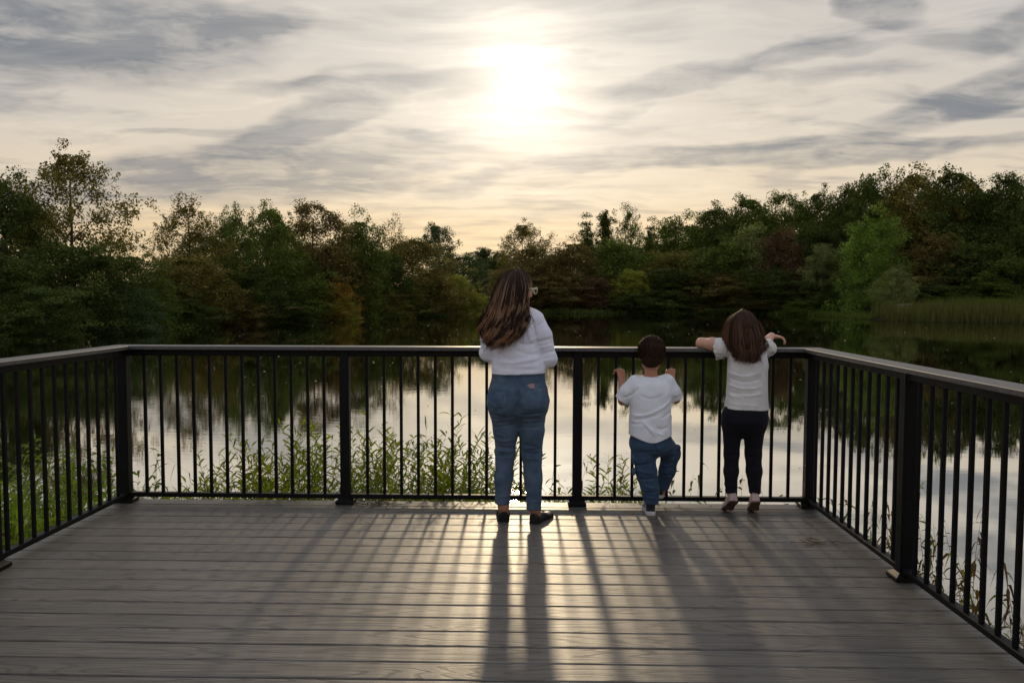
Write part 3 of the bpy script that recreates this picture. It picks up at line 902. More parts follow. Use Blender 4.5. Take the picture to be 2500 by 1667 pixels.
def weed(rng, h, lean, leaf=.10, wid=.013, gap=.032, first=.22, rise=.9, droop=.35, tint=(0, 1), curl=0.0):
    """an upright leafy stem standing at the origin"""
    n = 9
    q = np.linspace(0, 1, n)
    ph = rng.uniform(0, 6.28)
    st = np.stack([lean[0] * q ** 1.7 * h + .02 * h * np.sin(q * 5 + ph), lean[1] * q ** 1.7 * h + .02 * h * np.cos(q * 4 + ph), h * q * (1 - .12 * q * (lean[0] ** 2 + lean[1] ** 2))], -1)
    parts = []
    for sd in ((1, 0, 0), (0, 1, 0)):
        w = (.0062 * (1 - .75 * q))[:, None] * np.array(sd)
        v = np.stack([st - w / 2, st + w / 2], 1).reshape(-1, 3)
        f = np.array([(2 * i, 2 * i + 1, 2 * i + 3, 2 * i + 2) for i in range(n - 1)])
        parts.append((v, f, np.full(len(v), tint[0] + .25 * (tint[1] - tint[0]))))
    k = max(4, int(h * (1 - first) / gap))
    t = first + (1 - first) * (np.arange(k) + rng.uniform(0, .8, k)) / k
    t = np.clip(t, 0, 1)
    base = np.stack([np.interp(t, q, st[:, i]) for i in range(3)], -1)
    a = np.arange(k) * 2.4 + rng.normal(size=k) * .4
    up = rise * (.55 + .7 * t) + rng.normal(size=k) * .15
    d = np.stack([np.cos(a), np.sin(a), up], -1)
    L = leaf * (1.15 - .55 * np.abs(t - .45)) * rng.uniform(.7, 1.25, k)
    v, f, m = blades(base, d, L, wid * rng.uniform(.7, 1.3, k), droop * rng.uniform(.3, 1.6, k) + curl * rng.uniform(0, 1, k), rng, 3, face=np.tile([0, 0, 1.0], (k, 1)) + rng.normal(size=(k, 3)) * .5)
    tn = tint[0] + (tint[1] - tint[0]) * np.clip(.25 + .5 * t + rng.normal(size=k) * .25, 0, 1)
    parts.append((v, f, np.repeat(tn, m)))
    return join(parts)

def stuff(name, parts, mat, label, cat):
    v, f, t = join(parts)
    return tag(link(name, mesh_np(name, v, f, MATS[mat], False, {'tint': ('FLOAT', t)})), label, cat, kind='stuff')

ORD = ['first', 'second', 'third', 'fourth', 'fifth', 'sixth', 'seventh', 'eighth', 'ninth', 'tenth', 'eleventh', 'twelfth', 'thirteenth', 'fourteenth', 'fifteenth', 'sixteenth']
def build_weeds():
    rng = np.random.default_rng(5)
    # top of the thicket along x (metres, above deck level)
    px = np.array([-3.3, -2.9, -2.6, -2.25, -2.0, -1.75, -1.5, -1.3, -1.0, -.75, -.5, -.25, 0.0, .2, .45, .7, .9])
    pz = np.array([-.10, -.02, .00, .16, .34, .36, .40, .36, .38, .36, .36, .30, .10, -.06, .06, .22, .02])
    parts = []
    for i in range(900):
        x = rng.uniform(-3.2, .95)
        y = rng.uniform(5.72, 6.9)
        zt = np.interp(x * 6.15 / y, px, pz) - .05
        if rng.uniform() < .6:
            zt -= rng.uniform(.1, .7)
        zt += rng.normal() * .05 - .02
        if x > .05 and rng.uniform() < .35:
            continue
        z0 = float(ground_z(x, y)); z0 = max(z0, -1.15)
        h = max(.35, (zt - z0) * rng.uniform(.82, 1.02))
        v, f, t = weed(rng, h, rng.normal(size=2) * .16, leaf=rng.uniform(.085, .135), wid=.016, gap=.026, first=.2)
        parts.append((v + np.array([x, y, z0]), f, t))
    # short grass on the bank under the deck edge
    n = 2600
    rx = rng.uniform(-3.6, 1.2, n); ry = rng.uniform(5.55, 6.7, n)
    rz = ground_z(rx, ry)
    ok = rz > -1.1
    r = np.stack([rx, ry, rz], -1)[ok]; m = len(r)
    v, f, k = blades(r, np.stack([rng.normal(size=m) * .35, rng.normal(size=m) * .35, np.ones(m)], -1), rng.uniform(.25, .75, m), rng.uniform(.006, .013, m), rng.uniform(.1, .6, m), rng)
    parts.append((v, f, np.repeat(rng.uniform(0, .9, m), k)))
    stuff('waterside_weeds', parts, 'weed_leaf', 'green willow-leaved weed thicket on the bank behind the back railing', 'weeds')
    dead = []
    for i in range(70):
        x, y = rng.uniform(-3.2, 1.6), rng.uniform(5.7, 6.5)
        z0 = max(float(ground_z(x, y)), -1.1)
        v, f, t = weed(rng, rng.uniform(.5, 1.1), rng.normal(size=2) * .3, leaf=.09, wid=.010, gap=.09, first=.3, rise=.2, droop=1.2, curl=.5)
        dead.append((v + np.array([x, y, z0]), f, t))
    stuff('dead_stems', dead, 'straw', 'bent dead straw-coloured stems among the green weeds', 'weeds')
    # single stems that rise above the thicket
    spots = [((-2.2003, 6.4, 0.291)), ((-1.8735, 6.5, 0.4481)), ((-1.6346, 6.2, 0.3811)), ((-1.3027, 6.2, 0.5028)), ((-1.149, 6.1, 0.3336)), ((-1.0342, 6.3, 0.3511)), ((-0.7957, 6.3, 0.4289)), ((-0.5992, 6.3, 0.5201)), ((-0.4626, 6, 0.3395)), ((-0.3526, 6.2, 0.2873)),
             ((0.6365, 6.1, 0.2622)), ((0.4706, 6, 0.1745)), ((-2.3417, 6.5, 0.3266)), ((-2.4124, 6.3, 0.1672))]
    spots.sort(key=lambda q: q[0] / q[1])
    for i, (x, y, zt) in enumerate(spots):
        z0 = max(-1.1, float(ground_z(x, y)))
        v, f, t = weed(rng, zt - z0, rng.normal(size=2) * .08, leaf=.135, wid=.016, gap=.036, first=.3, tint=(.2, 1))
        o = link('weed_stem', mesh_np('weed_stem', v, f, MATS['weed_leaf'], False, {'tint': ('FLOAT', t)}), None, (x, y, z0))
        tag(o, f'tall green weed stem above the thicket behind the back railing, {ORD[i]} from the left', 'weed', 'tall weed stems above the thicket')
    # small leafy weeds in front of open water, behind the children
    spots = [(1.1835, 5.95, 0.1576), (1.2611, 6, 0.1805), (1.1425, 5.9, 0.1096), (1.4081, 6, 0.1157), (1.5832, 5.9, 0.0872), (1.8246, 5.9, 0.1086), (1.8634, 5.9, 0.0765), (1.9859, 5.85, 0.1018), (1.0407, 5.9, 0.0763), (0.2097, 6, 0.0964), (0.1757, 6.2, 0.1374), (0.7832, 6.1, 0.1627)]
    spots.sort(key=lambda q: q[0] / q[1])
    for i, (x, y, zt) in enumerate(spots):
        z0 = max(-1.1, float(ground_z(x, y)))
        v, f, t = weed(rng, zt - z0, rng.normal(size=2) * .07, leaf=.12, wid=.024, gap=.07, first=.4, rise=.45, droop=.9, tint=(0, .55))
        o = link('leafy_weed', mesh_np('leafy_weed', v, f, MATS['withered_leaf' if i % 3 == 2 else 'weed_leaf'], False, {'tint': ('FLOAT', t)}), None, (x, y, z0))
        tag(o, f'thin broad-leaved weed against the bright water behind the railing, {ORD[i]} from the left', 'weed', 'thin weeds behind the children')
    # withered stalks along the right-hand railing
    for i in range(72):
        y = rng.uniform(3.2, 6.3)
        x = rng.uniform(2.15, 2.75) + .06 * (5 - y)
        z0 = max(-1.05, float(ground_z(x, y)))
        zt = rng.uniform(-.45, .12) + (.12 if 4.2 < y < 5.2 else 0)
        v, f, t = weed(rng, zt - z0, rng.normal(size=2) * .12, leaf=.080, wid=.018, gap=.030, first=.2, rise=.25, droop=1.1, tint=(0, 1), curl=.7)
        o = link('drooping_weed', mesh_np('drooping_weed', v, f, MATS['withered_leaf' if i % 5 < 3 else 'weed_leaf'], False, {'tint': ('FLOAT', t * .8)}), None, (x, y, z0))
        tag(o, 'thin weed stalk with curled drooping leaves outside the right-hand railing', 'weed', 'drooping weeds along the right-hand railing')
    # lush bank left of the deck
    parts = []
    n = 6500
    rx = rng.uniform(-8.5, -2.95, n); ry = rng.uniform(3.2, 9.2, n)
    rz = ground_z(rx, ry); d = poly_sdf(rx, ry)
    ok = d > -.25
    r = np.stack([rx, ry, rz], -1)[ok]; m = len(r)
    v, f, k = blades(r, np.stack([rng.normal(size=m) * .3, rng.normal(size=m) * .3, np.ones(m)], -1), rng.uniform(.3, .95, m), rng.uniform(.010, .028, m), rng.uniform(.1, .7, m), rng, 4)
    parts.append((v, f, np.repeat(rng.uniform(0, 1, m), k)))
    for i in range(190):
        x, y = rng.uniform(-7.5, -3.0), rng.uniform(4.2, 8.9)
        if poly_sdf(np.array([x]), np.array([y]))[0] < -.3:
            continue
        v, f, t = weed(rng, rng.uniform(.55, 1.05), rng.normal(size=2) * .15, leaf=.14, wid=.030, gap=.035, rise=.6, droop=.7)
        parts.append((v + np.array([x, y, float(ground_z(x, y))]), f, t))
    stuff('bank_grass', parts, 'bank_grass', 'lush green grass and weeds on the bank left of the deck', 'grass')
    for i, (x, y) in enumerate(sorted([(rng.uniform(-5.6, -3.3), rng.uniform(5.2, 7.6)) for _ in range(9)], key=lambda q: q[0] / q[1])):
        z0 = float(ground_z(x, y))
        v, f, t = weed(rng, rng.uniform(.6, .85), rng.normal(size=2) * .1, leaf=.10, wid=.030, gap=.035, rise=.5, droop=.7)
        o = link('red_weed', mesh_np('red_weed', v, f, MATS['withered_leaf'], False, {'tint': ('FLOAT', t)}), None, (x, y, z0))
        tag(o, f'reddish-brown weed in the green grass beyond the left-hand railing, {ORD[i]} from the left', 'weed', 'reddish weeds on the left bank')
    # tussock at the right-hand water edge
    parts = []
    n = 2200
    rx = rng.normal(2.95, .33, n); ry = rng.normal(4.1, .5, n); rz = np.maximum(ground_z(rx, ry), -1.02)
    v, f, k = blades(np.stack([rx, ry, rz], -1), np.stack([rng.normal(size=n) * .4, rng.normal(size=n) * .4, np.ones(n)], -1), rng.uniform(.3, .75, n), rng.uniform(.005, .011, n), rng.uniform(.2, .9, n), rng)
    parts.append((v, f, np.repeat(rng.uniform(0, .75, n), k)))
    stuff('grass_tussock', parts, 'reed', 'brownish green grass at the water edge outside the right-hand railing', 'grass')
build_weeds()

def build_far_bank():
    rng = np.random.default_rng(8)
    # cattails on the right bank
    def field(n, poly, hmin, hmax, w, name, mat, label, cat, lean=.08, tmax=1.0, off=-.3):
        lo, hi = poly.min(0), poly.max(0)
        x = rng.uniform(lo[0], hi[0], n * 3); y = rng.uniform(lo[1], hi[1], n * 3)
        ok = (poly_sdf(x, y, poly) < 0) & (poly_sdf(x, y) > off)
        x, y = x[ok][:n], y[ok][:n]; m = len(x)
        z = np.maximum(ground_z(x, y), -1.15)
        v, f, k = blades(np.stack([x, y, z], -1), np.stack([rng.normal(size=m) * lean, rng.normal(size=m) * lean, np.ones(m)], -1), rng.uniform(hmin, hmax, m), np.full(m, w) * rng.uniform(.6, 1.3, m), rng.uniform(0, .12, m), rng, 2)
        stuff(name, [(v, f, np.repeat(rng.uniform(0, tmax, m), k))], mat, label, cat)
    field(9000, np.array([(36.5, 82.5), (38.6, 80.5), (47, 76), (62, 72), (66, 80), (50, 88), (38, 91)], float), 1.0, 2.0, .05, 'cattail_reeds', 'reed', 'brown and green cattail reeds along the right-hand shore', 'reeds', off=-.8)
    field(5000, np.array([(44, 84), (62, 80), (66, 90), (44, 94)], float), 1.5, 2.3, .06, 'meadow_grass', 'lawn', 'tall green meadow plants behind the cattail reeds', 'grass', .2)
    field(9000, np.array([(30.5, 112), (36, 99), (35.5, 86), (39.5, 90), (41, 101), (36, 116)], float), .15, .5, .06, 'spit_grass', 'lawn', 'low bright green grass on the spit at the far shore', 'grass', .25, off=-.2)
    # rank growth along the rest of the waterline
    P = POND
    parts = []
    for i in range(0, 9):
        a, b = P[i], P[i + 1]
        L = np.hypot(*(b - a)); m = int(L * 45)
        t = rng.uniform(0, 1, m); nrm = np.array([a[1] - b[1], b[0] - a[0]]) / L
        p = a + (b - a) * t[:, None] + nrm * rng.uniform(-.3, 1.6, m)[:, None]
        z = np.maximum(ground_z(p[:, 0], p[:, 1]), -1.1)
        v, f, k = blades(np.stack([p[:, 0], p[:, 1], z], -1), np.stack([rng.normal(size=m) * .4, rng.normal(size=m) * .4, np.ones(m)], -1), rng.uniform(.3, 1.1, m), rng.uniform(.06, .14, m), rng.uniform(.1, .7, m), rng, 2)
        parts.append((v, f, np.repeat(rng.uniform(0, .8, m), k)))
    stuff('shore_undergrowth', parts, 'lawn', 'dark low undergrowth along the far waterline', 'undergrowth')
    # leaf specks on the pond
    n = 900
    y = 9 + 62 * rng.uniform(0, 1, n) ** 1.3; x = rng.uniform(-.42, .62, n) * y + rng.normal(size=n)
    ok = poly_sdf(x, y) < -1.0
    x, y = x[ok], y[ok]; n = len(x)
    s = rng.uniform(.012, .045, n) * np.clip(y / 22, .55, 1.6); a = rng.uniform(0, 6.28, n)
    c = np.stack([x, y, np.full(n, WATER_Z + .006)], -1)
    u = np.stack([np.cos(a), np.sin(a), rng.uniform(0, .25, n)], -1) * s[:, None]; w = np.stack([-np.sin(a), np.cos(a), rng.uniform(0, .3, n)], -1) * s[:, None] * .5
    v = np.stack([c - u, c - w, c + u, c + w], 1).reshape(-1, 3)
    stuff('floating_leaves', [(v, np.arange(4 * n).reshape(n, 4), np.repeat(rng.uniform(0, 1, n) ** 2, 4))], 'floating_leaf', 'pale leaf specks floating on the pond', 'leaves')
    # bench by the reeds
    bx, by = (40.5367, 88.5)
    bz = float(ground_z(bx, by))
    root = tag(empty('park_bench', (bx, by, bz), R(8)), 'weathered grey wooden bench beside the reeds under the small olive tree', 'bench')
    for nm, c, s in (('seat', (0, 0, .62), (1.75, .42, .06)), ('backrest', (0, -.24, 1.05), (1.75, .04, .16)), ('backrest', (0, -.24, 1.28), (1.75, .04, .16)), ('leg', (-.75, -.2, .68), (.09, .12, 1.36)), ('leg', (.75, -.2, .68), (.09, .12, 1.36)),
                     ('leg', (-.75, .18, .30), (.09, .09, .58)), ('leg', (.75, .18, .30), (.09, .09, .58))):
        mb = MB(); mb.box(c, s, .008); link(nm, mb.mesh(nm, MATS['grey_wood']), root)
build_far_bank()

# ------------------------------------------------------------------ modelling of bodies and clothes as smooth solids
class Field:
    """signed distance on a grid; shapes are blended into it and its skin is meshed"""
    def __init__(self, lo, hi, h):
        self.lo = np.array(lo, np.float32); self.h = h
        self.n = np.ceil((np.array(hi) - self.lo) / h).astype(int) + 1
        self.ax = [self.lo[i] + np.arange(self.n[i], dtype=np.float32) * h for i in range(3)]
        self.d = np.full(self.n, .5, np.float32)
    def sub(self, lo, hi):
        a = np.clip(np.floor((np.array(lo) - self.lo) / self.h).astype(int), 0, self.n)
        b = np.clip(np.ceil((np.array(hi) - self.lo) / self.h).astype(int) + 1, 0, self.n)
        sl = tuple(slice(a[i], b[i]) for i in range(3))
        g = np.meshgrid(*[self.ax[i][sl[i]] for i in range(3)], indexing='ij', sparse=True)
        return sl, g
    def blend(self, sl, d, k, op='add'):
        if d.size == 0:
            return
        a = self.d[sl]
        if op == 'add':
            if k <= 0:
                self.d[sl] = np.minimum(a, d); return
            h = np.clip(.5 + .5 * (a - d) / k, 0, 1)
            self.d[sl] = a + (d - a) * h - k * h * (1 - h)
        else:
            if k <= 0:
                self.d[sl] = np.maximum(a, -d); return
            h = np.clip(.5 - .5 * (a + d) / k, 0, 1)
            self.d[sl] = a + (-d - a) * h + k * h * (1 - h)
    def cone(self, a, b, ra, rb, k=.02, op='add'):
        a = np.array(a, float); b = np.array(b, float)
        m = max(ra, rb) + 2.2 * k + 2 * self.h
        sl, (X, Y, Z) = self.sub(np.minimum(a, b) - m, np.maximum(a, b) + m)
        e = b - a; L = max(e @ e, 1e-9)
        t = np.clip(((X - a[0]) * e[0] + (Y - a[1]) * e[1] + (Z - a[2]) * e[2]) / L, 0, 1)
        d = np.sqrt((X - a[0] - t * e[0]) ** 2 + (Y - a[1] - t * e[1]) ** 2 + (Z - a[2] - t * e[2]) ** 2) - (ra + (rb - ra) * t)
        self.blend(sl, d.astype(np.float32), k, op)
        return self
    def chain(self, pts, rads, k=.02):
        for i in range(len(pts) - 1):
            self.cone(pts[i], pts[i + 1], rads[i], rads[i + 1], k)
        return self
    def ell(self, c, r, k=.02, rot=None, op='add'):
        c = np.array(c, float); r = np.array(r, float)
        m = max(r) + 2.2 * k + 2 * self.h
        sl, (X, Y, Z) = self.sub(c - m, c + m)
        x, y, z = X - c[0], Y - c[1], Z - c[2]
        if rot is not None:
            q = np.array(rot)
            x, y, z = [q[0, i] * x + q[1, i] * y + q[2, i] * z for i in range(3)]
        k0 = np.sqrt((x / r[0]) ** 2 + (y / r[1]) ** 2 + (z / r[2]) ** 2)
        k1 = np.sqrt((x / r[0] ** 2) ** 2 + (y / r[1] ** 2) ** 2 + (z / r[2] ** 2) ** 2) + 1e-6
        self.blend(sl, (k0 * (k0 - 1) / k1).astype(np.float32), k, op)
        return self
    def loft(self, rows, k=.03, p=2.3, op='add'):
        """stacked sections (z, cx, cy, half x, half y)"""
        rows = sorted(rows); q = np.array(rows, float)
        m = 2.2 * k + 2 * self.h
        lo = (q[:, 1] - q[:, 3]).min() - m, (q[:, 2] - q[:, 4]).min() - m, q[0, 0] - m
        hi = (q[:, 1] + q[:, 3]).max() + m, (q[:, 2] + q[:, 4]).max() + m, q[-1, 0] + m
        sl, (X, Y, Z) = self.sub(lo, hi)
        z = Z.ravel()
        def I(i):
            zz = np.clip(z, q[0, 0], q[-1, 0])
            f = np.linspace(-1, 1, 5) * .012
            return np.mean([np.interp(zz + o, q[:, 0], q[:, i]) for o in f], 0)[None, None, :]
        cx, cy, wx, wy = I(1), I(2), I(3), I(4)
        r = (np.abs((X - cx) / wx) ** p + np.abs((Y - cy) / wy) ** p) ** (1 / p)
        d = (r - 1) * np.minimum(wx, wy)
        d = np.maximum(d, np.maximum(q[0, 0] - Z, Z - q[-1, 0]))
        self.blend(sl, d.astype(np.float32), k, op)
        return self
    def cut(self, point, normal, box=None):
        """remove what lies beyond a plane (optionally inside a box only)"""
        lo, hi = box if box else (self.lo, self.lo + self.n * self.h)
        sl, (X, Y, Z) = self.sub(lo, hi)
        n = np.array(normal, float); n /= np.linalg.norm(n)
        d = (X - point[0]) * n[0] + (Y - point[1]) * n[1] + (Z - point[2]) * n[2]
        self.d[sl] = np.maximum(self.d[sl], d.astype(np.float32))
        return self
    def fold(self, a, b, amp, w, c=None):
        """a soft ridge (amp > 0) or crease (amp < 0) along a bent line a-c-b"""
        a = np.array(a, float); b = np.array(b, float)
        pts = [a, b] if c is None else [a, np.array(c, float), b]
        if c is not None:
            pts = [(1 - t) ** 2 * pts[0] + 2 * t * (1 - t) * pts[1] + t * t * pts[2] for t in np.linspace(0, 1, 6)]
        ym = a[1] + .085                      # the crease runs through the cloth facing back
        lo = np.min(pts, 0) - 2.5 * w - .01; hi = np.max(pts, 0) + 2.5 * w + .01
        lo[1] = ym - .30; hi[1] = ym
        sl, (X, Y, Z) = self.sub(lo, hi)
        best = None
        for i in range(len(pts) - 1):
            p, e = pts[i], pts[i + 1] - pts[i]
            t = np.clip(((X - p[0]) * e[0] + (Z - p[2]) * e[2]) / max(e[0] ** 2 + e[2] ** 2, 1e-9), 0, 1)
            s = (i + t) / (len(pts) - 1)
            d2 = (X - p[0] - t * e[0]) ** 2 + (Z - p[2] - t * e[2]) ** 2
            v = np.exp(-d2 / w ** 2) * np.clip(np.sin(np.pi * np.clip(s, .02, .98)) * 1.6, 0, 1)
            best = v if best is None else np.maximum(best, v)
        self.d[sl] -= (amp * best * np.clip((ym - Y) / .03, 0, 1)).astype(np.float32)
        return self
    def ripple(self, amp, freq, seed=0, n=7, aniso=(1, 1, 1)):
        rng = np.random.default_rng(seed)
        X, Y, Z = np.meshgrid(*self.ax, indexing='ij', sparse=True)
        tot = 0
        for i in range(n):
            k = rng.normal(size=3) * freq * np.array(aniso)
            k2 = rng.normal(size=3) * freq * .5
            tot = tot + np.sin(X * k[0] + Y * k[1] + Z * k[2] + rng.uniform(0, 6.28) + 1.2 * np.sin(X * k2[0] + Y * k2[1] + Z * k2[2]))
        near = np.abs(self.d) < .03
        self.d[near] -= (amp * tot / math.sqrt(n)).astype(np.float32)[near]
        return self
    def skin(self, smooth=1):
        d, h = self.d, self.h
        s = d < 0
        c = np.zeros(tuple(np.array(d.shape) - 1), np.uint8)
        off = [(i, j, k) for i in (0, 1) for j in (0, 1) for k in (0, 1)]
        sh = np.array(d.shape) - 1
        for o in off:
            c += s[o[0]:o[0] + sh[0], o[1]:o[1] + sh[1], o[2]:o[2] + sh[2]]
        act = np.argwhere((c > 0) & (c < 8))
        idx = np.full(c.shape, -1, np.int64); idx[tuple(act.T)] = np.arange(len(act))
        vals = np.stack([d[tuple((act + o).T)] for o in off], 1)
        pos = np.zeros((len(act), 3)); cnt = np.zeros(len(act))
        O = np.array(off, float)
        for a in range(8):
            for b in range(a + 1, 8):
                if np.abs(O[a] - O[b]).sum() == 1:
                    va, vb = vals[:, a], vals[:, b]
                    m = (va < 0) != (vb < 0)
                    t = np.where(m, va / np.where(m, va - vb, 1), 0)
                    pos += np.where(m[:, None], O[a] + (O[b] - O[a]) * t[:, None], 0); cnt += m
        v = self.lo + (act + pos / cnt[:, None]) * h
        fs = []
        for ax in range(3):
            u, w = [(1, 2), (2, 0), (0, 1)][ax]
            hi = [slice(1, -1)] * 3
            A = [slice(None)] * 3; B = [slice(None)] * 3
            A[ax] = slice(0, -1); B[ax] = slice(1, None)
            sa, sb = s[tuple(A)], s[tuple(B)]
            e = np.argwhere(sa != sb)
            e = e[(e[:, u] > 0) & (e[:, w] > 0) & (e[:, u] < d.shape[u] - 1) & (e[:, w] < d.shape[w] - 1)]
            flip = sa[tuple(e.T)]
            def cell(du, dw):
                q = e.copy(); q[:, u] -= du; q[:, w] -= dw
                return idx[tuple(q.T)]
            q = np.stack([cell(1, 1), cell(0, 1), cell(0, 0), cell(1, 0)], 1)
            q[~flip] = q[~flip][:, ::-1]
            fs.append(q)
        f = np.concatenate(fs)
        f = f[(f >= 0).all(1)]
        for _ in range(smooth):
            acc = np.zeros_like(v); n = np.zeros(len(v))
            for a, b in ((0, 1), (1, 2), (2, 3), (3, 0)):
                np.add.at(acc, f[:, a], v[f[:, b]]); np.add.at(n, f[:, a], 1)
                np.add.at(acc, f[:, b], v[f[:, a]]); np.add.at(n, f[:, b], 1)
            v = v * .45 + acc / np.maximum(n, 1)[:, None] * .55
        return v, f

def solid(name, fld, mat, root, smooth=1, attrs=None, parent=None, label=None):
    v, f = fld.skin(smooth)
    o = np.array(root.location)
    if parent is not None:
        o = o + np.array(parent.location)
    me = mesh_np(name, v - o, f, MATS[mat], True, attrs(v) if attrs else None)
    ob = link(name, me, parent or root)
    if label:
        ob['label'] = label
    return ob

def frame(fwd, up=(0, 0, 1)):
    """columns: right, forward, up"""
    f = np.array(fwd, float); f /= np.linalg.norm(f)
    r = np.cross(f, np.array(up, float)); r /= np.linalg.norm(r)
    return np.stack([r, f, np.cross(r, f)], 1)

def head(fld, c, hh, M, k=.012):
    """skull, face and ears; c is the middle of the skull, hh chin-to-crown height"""
    W = lambda p: np.array(c) + M @ (np.array(p) * hh)
    E = lambda p, r, kk=k, op='add': fld.ell(W(p), np.array(r) * hh, kk, M, op)
    E((0, -.05, .12), (.335, .42, .385)); E((0, .12, -.12), (.27, .27, .36)); E((0, .23, -.39), (.13, .13, .11))
    for s in (-1, 1):
        E((s * .15, .25, -.14), (.12, .12, .12)); E((s * .17, .10, -.30), (.11, .2, .13))
    fld.cone(W((0, .36, .0)), W((0, .455, -.16)), .022 * hh, .045 * hh, .006)
    for s in (-1, 1):
        fld.ell(W((s * .045, .41, -.175)), np.array((.04, .04, .035)) * hh, .004, M)
    E((0, .34, .07), (.2, .06, .05), .012)
    for s in (-1, 1):
        E((s * .14, .42, -.01), (.075, .07, .05), .010, 'cut')
    E((0, .385, -.275), (.085, .03, .024), .004); E((0, .38, -.315), (.075, .03, .026), .004)
    for s in (-1, 1):
        E((s * .345, -.02, -.06), (.035, .085, .135), .006); E((s * .375, .01, -.05), (.02, .045, .08), .004, 'cut')
    return W

def eyes(W, hh, root, M):
    o = np.array(root.location)
    for s in (-1, 1):
        mb = MB()
        c = W((s * .14, .318, -.008)); r = .052 * hh
        rings = []
        for i in range(9):
            a = math.pi * i / 8
            rings.append([tuple(c - o + r * (M @ np.array((math.sin(a) * math.cos(b), math.cos(a), math.sin(a) * math.sin(b))))) for b in np.linspace(0, 2 * math.pi, 12, endpoint=False)])
        mb.add(sum(rings, []), [(i * 12 + j, i * 12 + (j + 1) % 12, i * 12 + 12 + (j + 1) % 12, i * 12 + 12 + j) for i in range(8) for j in range(12)])
        me = mb.mesh('eye', MATS['eye_white'], True)
        me.materials.append(MATS['iris'])
        for p in me.polygons:
            if p.index < 24:
                p.material_index = 1
        link('eye', me, root)

def hand(fld, wrist, fwd, palm, side, s=1.0, curl=(.4, .45, .5, .55), thumb=.5, spread=.06, k=.004):
    """wrist point, finger direction, direction the palm faces, side = +1 right hand / -1 left hand; s scales an adult hand"""
    f = np.array(fwd, float); f /= np.linalg.norm(f)
    p = np.array(palm, float); p -= f * (p @ f); p /= np.linalg.norm(p)
    a = np.cross(f, p) * side           # towards the thumb
    w = np.array(wrist, float)
    L = [(.074, .046, .028, .021), (.078, .050, .031, .022), (.074, .047, .029, .021), (.066, .036, .022, .019)]
    for i in range(4):
        off = (.030 - .020 * i)
        base = w + a * off * .55 * s
        mc, l1, l2, l3 = [q * s for q in L[i]]
        d = f + a * spread * (1.5 - i)
        d /= np.linalg.norm(d)
        kn = base + d * mc + a * off * .40 * s
        fld.cone(base, kn, .0135 * s, .0105 * s, .010 * s)
        q, dd = kn, d
        c = curl[i]
        for l, r0, r1, cc in ((l1, .0090, .0082, c), (l2, .0080, .0074, c * 1.25), (l3, .0072, .0060, c * .8)):
            ang = cc
            axis = np.cross(dd, p); axis /= max(np.linalg.norm(axis), 1e-6)
            nd = dd * math.cos(ang) + np.cross(axis, dd) * math.sin(ang) + axis * (axis @ dd) * (1 - math.cos(ang))
            nd /= np.linalg.norm(nd)
            e = q + nd * l
            fld.cone(q, e, r0 * s, r1 * s, k)
            q, dd = e, nd
            p_loc = p
            p = p - 0  # palm stays
        # keep the palm direction for the next finger
    t0 = w + a * .018 * s + f * .018 * s
    t1 = t0 + (a * .030 + f * .026 + p * .012) * s
    t2 = t1 + (a * (.014 - .02 * thumb) + f * .028 + p * .026 * thumb) * s
    t3 = t2 + (a * (.004 - .018 * thumb) + f * .022 + p * .022 * thumb) * s
    fld.cone(t0, t1, .0145 * s, .0115 * s, .010 * s); fld.cone(t1, t2, .0105 * s, .0092 * s, k); fld.cone(t2, t3, .0092 * s, .0072 * s, k)

def shoe(root, heel, toe_dir, up, L, W, H, upper, sole_mat, sole_h, low=.55, name='shoe'):
    """heel = underside of the heel; the shoe runs L along toe_dir"""
    M = frame(toe_dir, up)
    T = lambda x, y, z: np.array(heel, float) + M @ np.array((x, y, z))
    ext = max(L, H) + .03
    lo = np.array(heel) - ext; hi = np.array(heel) + ext
    def section(fld, z0, z1, grow):
        sl, (X, Y, Z) = fld.sub(lo, hi)
        dx, dy, dz = X - heel[0], Y - heel[1], Z - heel[2]
        x, y, z = [M[0, i] * dx + M[1, i] * dy + M[2, i] * dz for i in range(3)]
        t = np.clip(y / L, 0, 1)
        q = [0, .06, .2, .4, .6, .75, .88, .96, 1.0]
        w = np.interp(t, q, [.52, .74, .78, .74, .92, 1.0, .9, .66, .35]) * W / 2 + grow
        bend = np.interp(t, [0, .4, .75, 1], [.0, .004, 0, .010])
        return sl, x, y, z - bend, t, w
    f = Field(lo, hi, .0042)
    sl, x, y, z, t, w = section(f, 0, 0, 0)
    top = np.interp(t, [0, .08, .25, .42, .55, .75, .92, 1], [H, H, H * low, H * low * 1.02, H * .72 if low < .7 else H * .7, H * .5, H * .40, H * .3])
    prof = np.abs(x) / w
    d = np.maximum(np.maximum((prof - 1) * w, np.maximum(-y, y - L)), np.maximum(sole_h - .003 - z, z - top * np.sqrt(np.clip(1.12 - .62 * prof ** 2, .05, 1.2))))
    f.blend(sl, d.astype(np.float32), 0)
    # opening for the foot
    c = T(0, L * .22, H * .95)
    f.ell(c, (W * .30, L * .20, H * .55), .004, M, 'cut')
    ob = solid(name, f, upper, root, 2)
    g = Field(lo, hi, .0042)
    sl, x, y, z, t, w = section(g, 0, 0, .003)
    d = np.maximum(np.maximum(np.abs(x) - w, np.maximum(-.003 - y, y - L - .003)), np.maximum(-z, z - sole_h))
    g.blend(sl, d.astype(np.float32), 0)
    v, fc = g.skin(1)
    link('sole', mesh_np('sole', v - np.array(root.location), fc, MATS[sole_mat], True), ob)
    return ob

